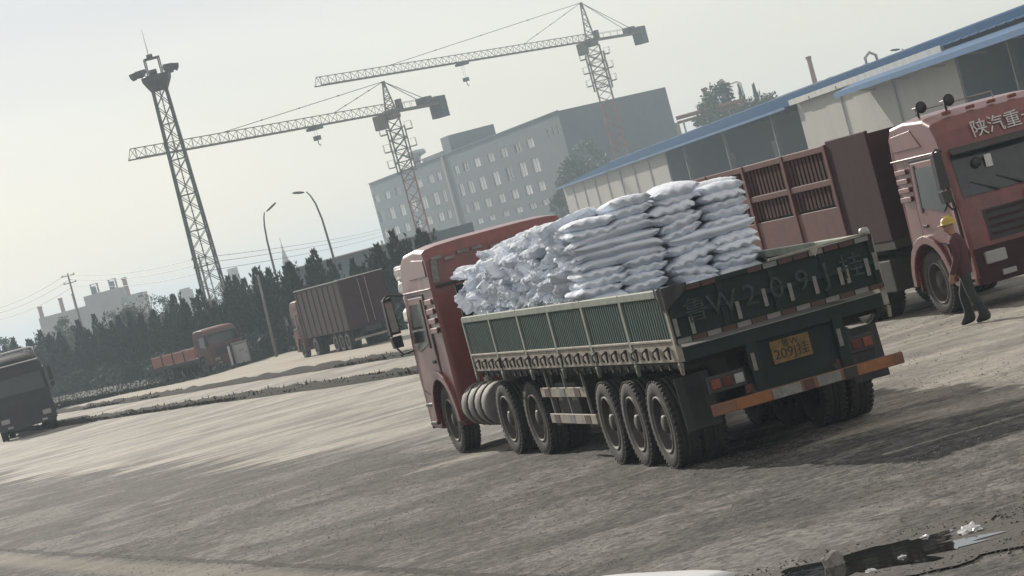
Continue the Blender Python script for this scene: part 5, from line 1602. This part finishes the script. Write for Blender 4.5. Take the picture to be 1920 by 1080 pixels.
for x, y, row in pts_h:
    s = rt_.uniform(.70, 1.22) * (1.0 if row == 0 else 1.08)
    put_tree('juniper_tree', x, y, gz(x, y), rt_.choice(SP), SPT, s * 1.12, rt_.uniform(0, 6.28),
             'dark spire-shaped juniper, %s from the left in the %s row of the hedge' % (ordn(cnt[row]), ('front', 'back')[row]), 'tree', 'junipers of the dark hedge', sz=s * (.98 if row else .95))
    cnt[row] += 1
# clipped bushes filling the foot of the hedge
def bush_mesh(i):
    r = random.Random(1200 + i); mb = MB()
    for k in range(900):
        d = Vector((r.gauss(0, 1), r.gauss(0, 1), abs(r.gauss(0, 1)))).normalized()
        p = Vector((d.x * 1.3, d.y * .9, d.z * 1.7)) * (r.random() ** .3) * (1 + .25 * noise.noise(d * 2 + Vector((i, 0, 0))))
        s = r.uniform(.08, .2); u = Vector((r.gauss(0, 1), r.gauss(0, 1), r.gauss(0, 1))).normalized(); w = u.orthogonal()
        mb.add([p - u * s, p + w * s * .7, p + u * s, p - w * s * .7], [(0, 1, 2, 3)])
    return mb.mesh('bush', 'leafd')
BS = [bush_mesh(i) for i in range(4)]
t = 68.0; i = 0; bl = []
while t < 275:
    q = along(HP - 1.0 + rt_.uniform(-.2, .2), t); t += 2.1
    if q.x / q.y < -0.022: bl.append(q)
bl.sort(key=lambda q: q.x / q.y)
for i, q in enumerate(bl):
    o = link('bush', rt_.choice(BS), None, (q.x, q.y, gz(q.x, q.y)), rt_.uniform(0, 6.28)); sc = rt_.uniform(.85, 1.15); o.scale = (sc, sc, sc)
    tag(o, 'low dark bush at the foot of the hedge, %s from the left' % ordn(i), 'bush', 'bushes at the foot of the hedge')
# broad-leaved trees
BR = [broad_mesh(0, 7, 2.4), broad_mesh(1, 8, 2.8, 54, 56), broad_mesh(2, 6, 2.2, 56, 52)]
BT_ = trunk_mesh(6.5, .16, 4, 7)
bare = broad_mesh(4, 7, 2.2, 30, 12, .10)
put_tree('loose_tree', -38.4, 300, -1, BR[2], BT_, 1.08, 1.0, 'dense green tree in front of the factory\'s right end', 'tree')
put_tree('loose_tree', -36.6, 301, -1, bare, trunk_mesh(7, .14, 9, 16), 1.05, 2.0, 'half-bare tree beside the dense tree at the factory', 'tree')
far_t = []
for i in range(22):
    y = rt_.uniform(330, 420); u = -1080 + i * 34 + rt_.uniform(-10, 10)
    far_t.append((u * y / 5500, y))
for i, (x, y) in enumerate(far_t):
    s = rt_.uniform(.78, 1.0) * (.95 if i > 8 else 1.0)
    put_tree('background_tree', x, y, -1, BR[i % 3], BT_, s, rt_.uniform(0, 6), 'hazy broad-leaved tree behind the hedge, %s from the left' % ordn(i), 'tree', 'hazy trees behind the hedge', sz=s * .95)
for i, (x, y, z, s, lab) in enumerate(((15.4, 500, -1, 1.85, 'tree in front of the blank grey wall, at the left end of the blue roof'), (18.3, 507, -1, 1.85, 'tree rising just right of the left end of the blue roof'),
                                  (12.4, 490, -1, 1.4, 'shorter tree left of the warehouse gable'),
                                  (43.4, 505, 0, 2.5, 'tree below the process column behind the blue roof'), (41.2, 500, 0, 2.05, 'tree left of the process column by the pipe bridge'),
                                  (47.6, 510, 0, 2.25, 'tree right of the process column behind the blue roof'), (50.6, 505, 0, 1.95, 'rightmost tree behind the blue roof'))):
    put_tree('tree', x, y, z, BR[i % 3], BT_, s * .95, i * 1.3, lab, 'tree', sz=s)
for i, (x, y) in enumerate(((47.3, 512), (49.8, 512))):
    put_tree('slim_tree', x, y, 0, SP[i], SPT, 1.6, i, ('slim dark tree right of the process column', 'second slim dark tree right of the process column')[i], 'tree', sz=3.35 - .1 * i)

# ------------------------------------------------------------------ haze
hz = MB().box(0, 1900, 19, 5240, 4640, 44)
HZ = hz.build('haze', 'stone')
hm = bpy.data.materials.new('haze_air'); hm.use_nodes = True
hn, hl = hm.node_tree.nodes, hm.node_tree.links
for n_ in list(hn):
    if n_.type == 'BSDF_PRINCIPLED': hn.remove(n_)
pv = hn.new('ShaderNodeVolumePrincipled')
pv.inputs['Color'].default_value = (0.72, 0.87, 1.0, 1)
pv.inputs['Density'].default_value = 0.00054
pv.inputs['Anisotropy'].default_value = 0.25
hl.new(pv.outputs[0], hn['Material Output'].inputs['Volume'])
HZ.data.materials.clear(); HZ.data.materials.append(hm)
kind(HZ, 'stuff'); tag(HZ, 'thin pale haze filling the air of the whole yard', 'haze')
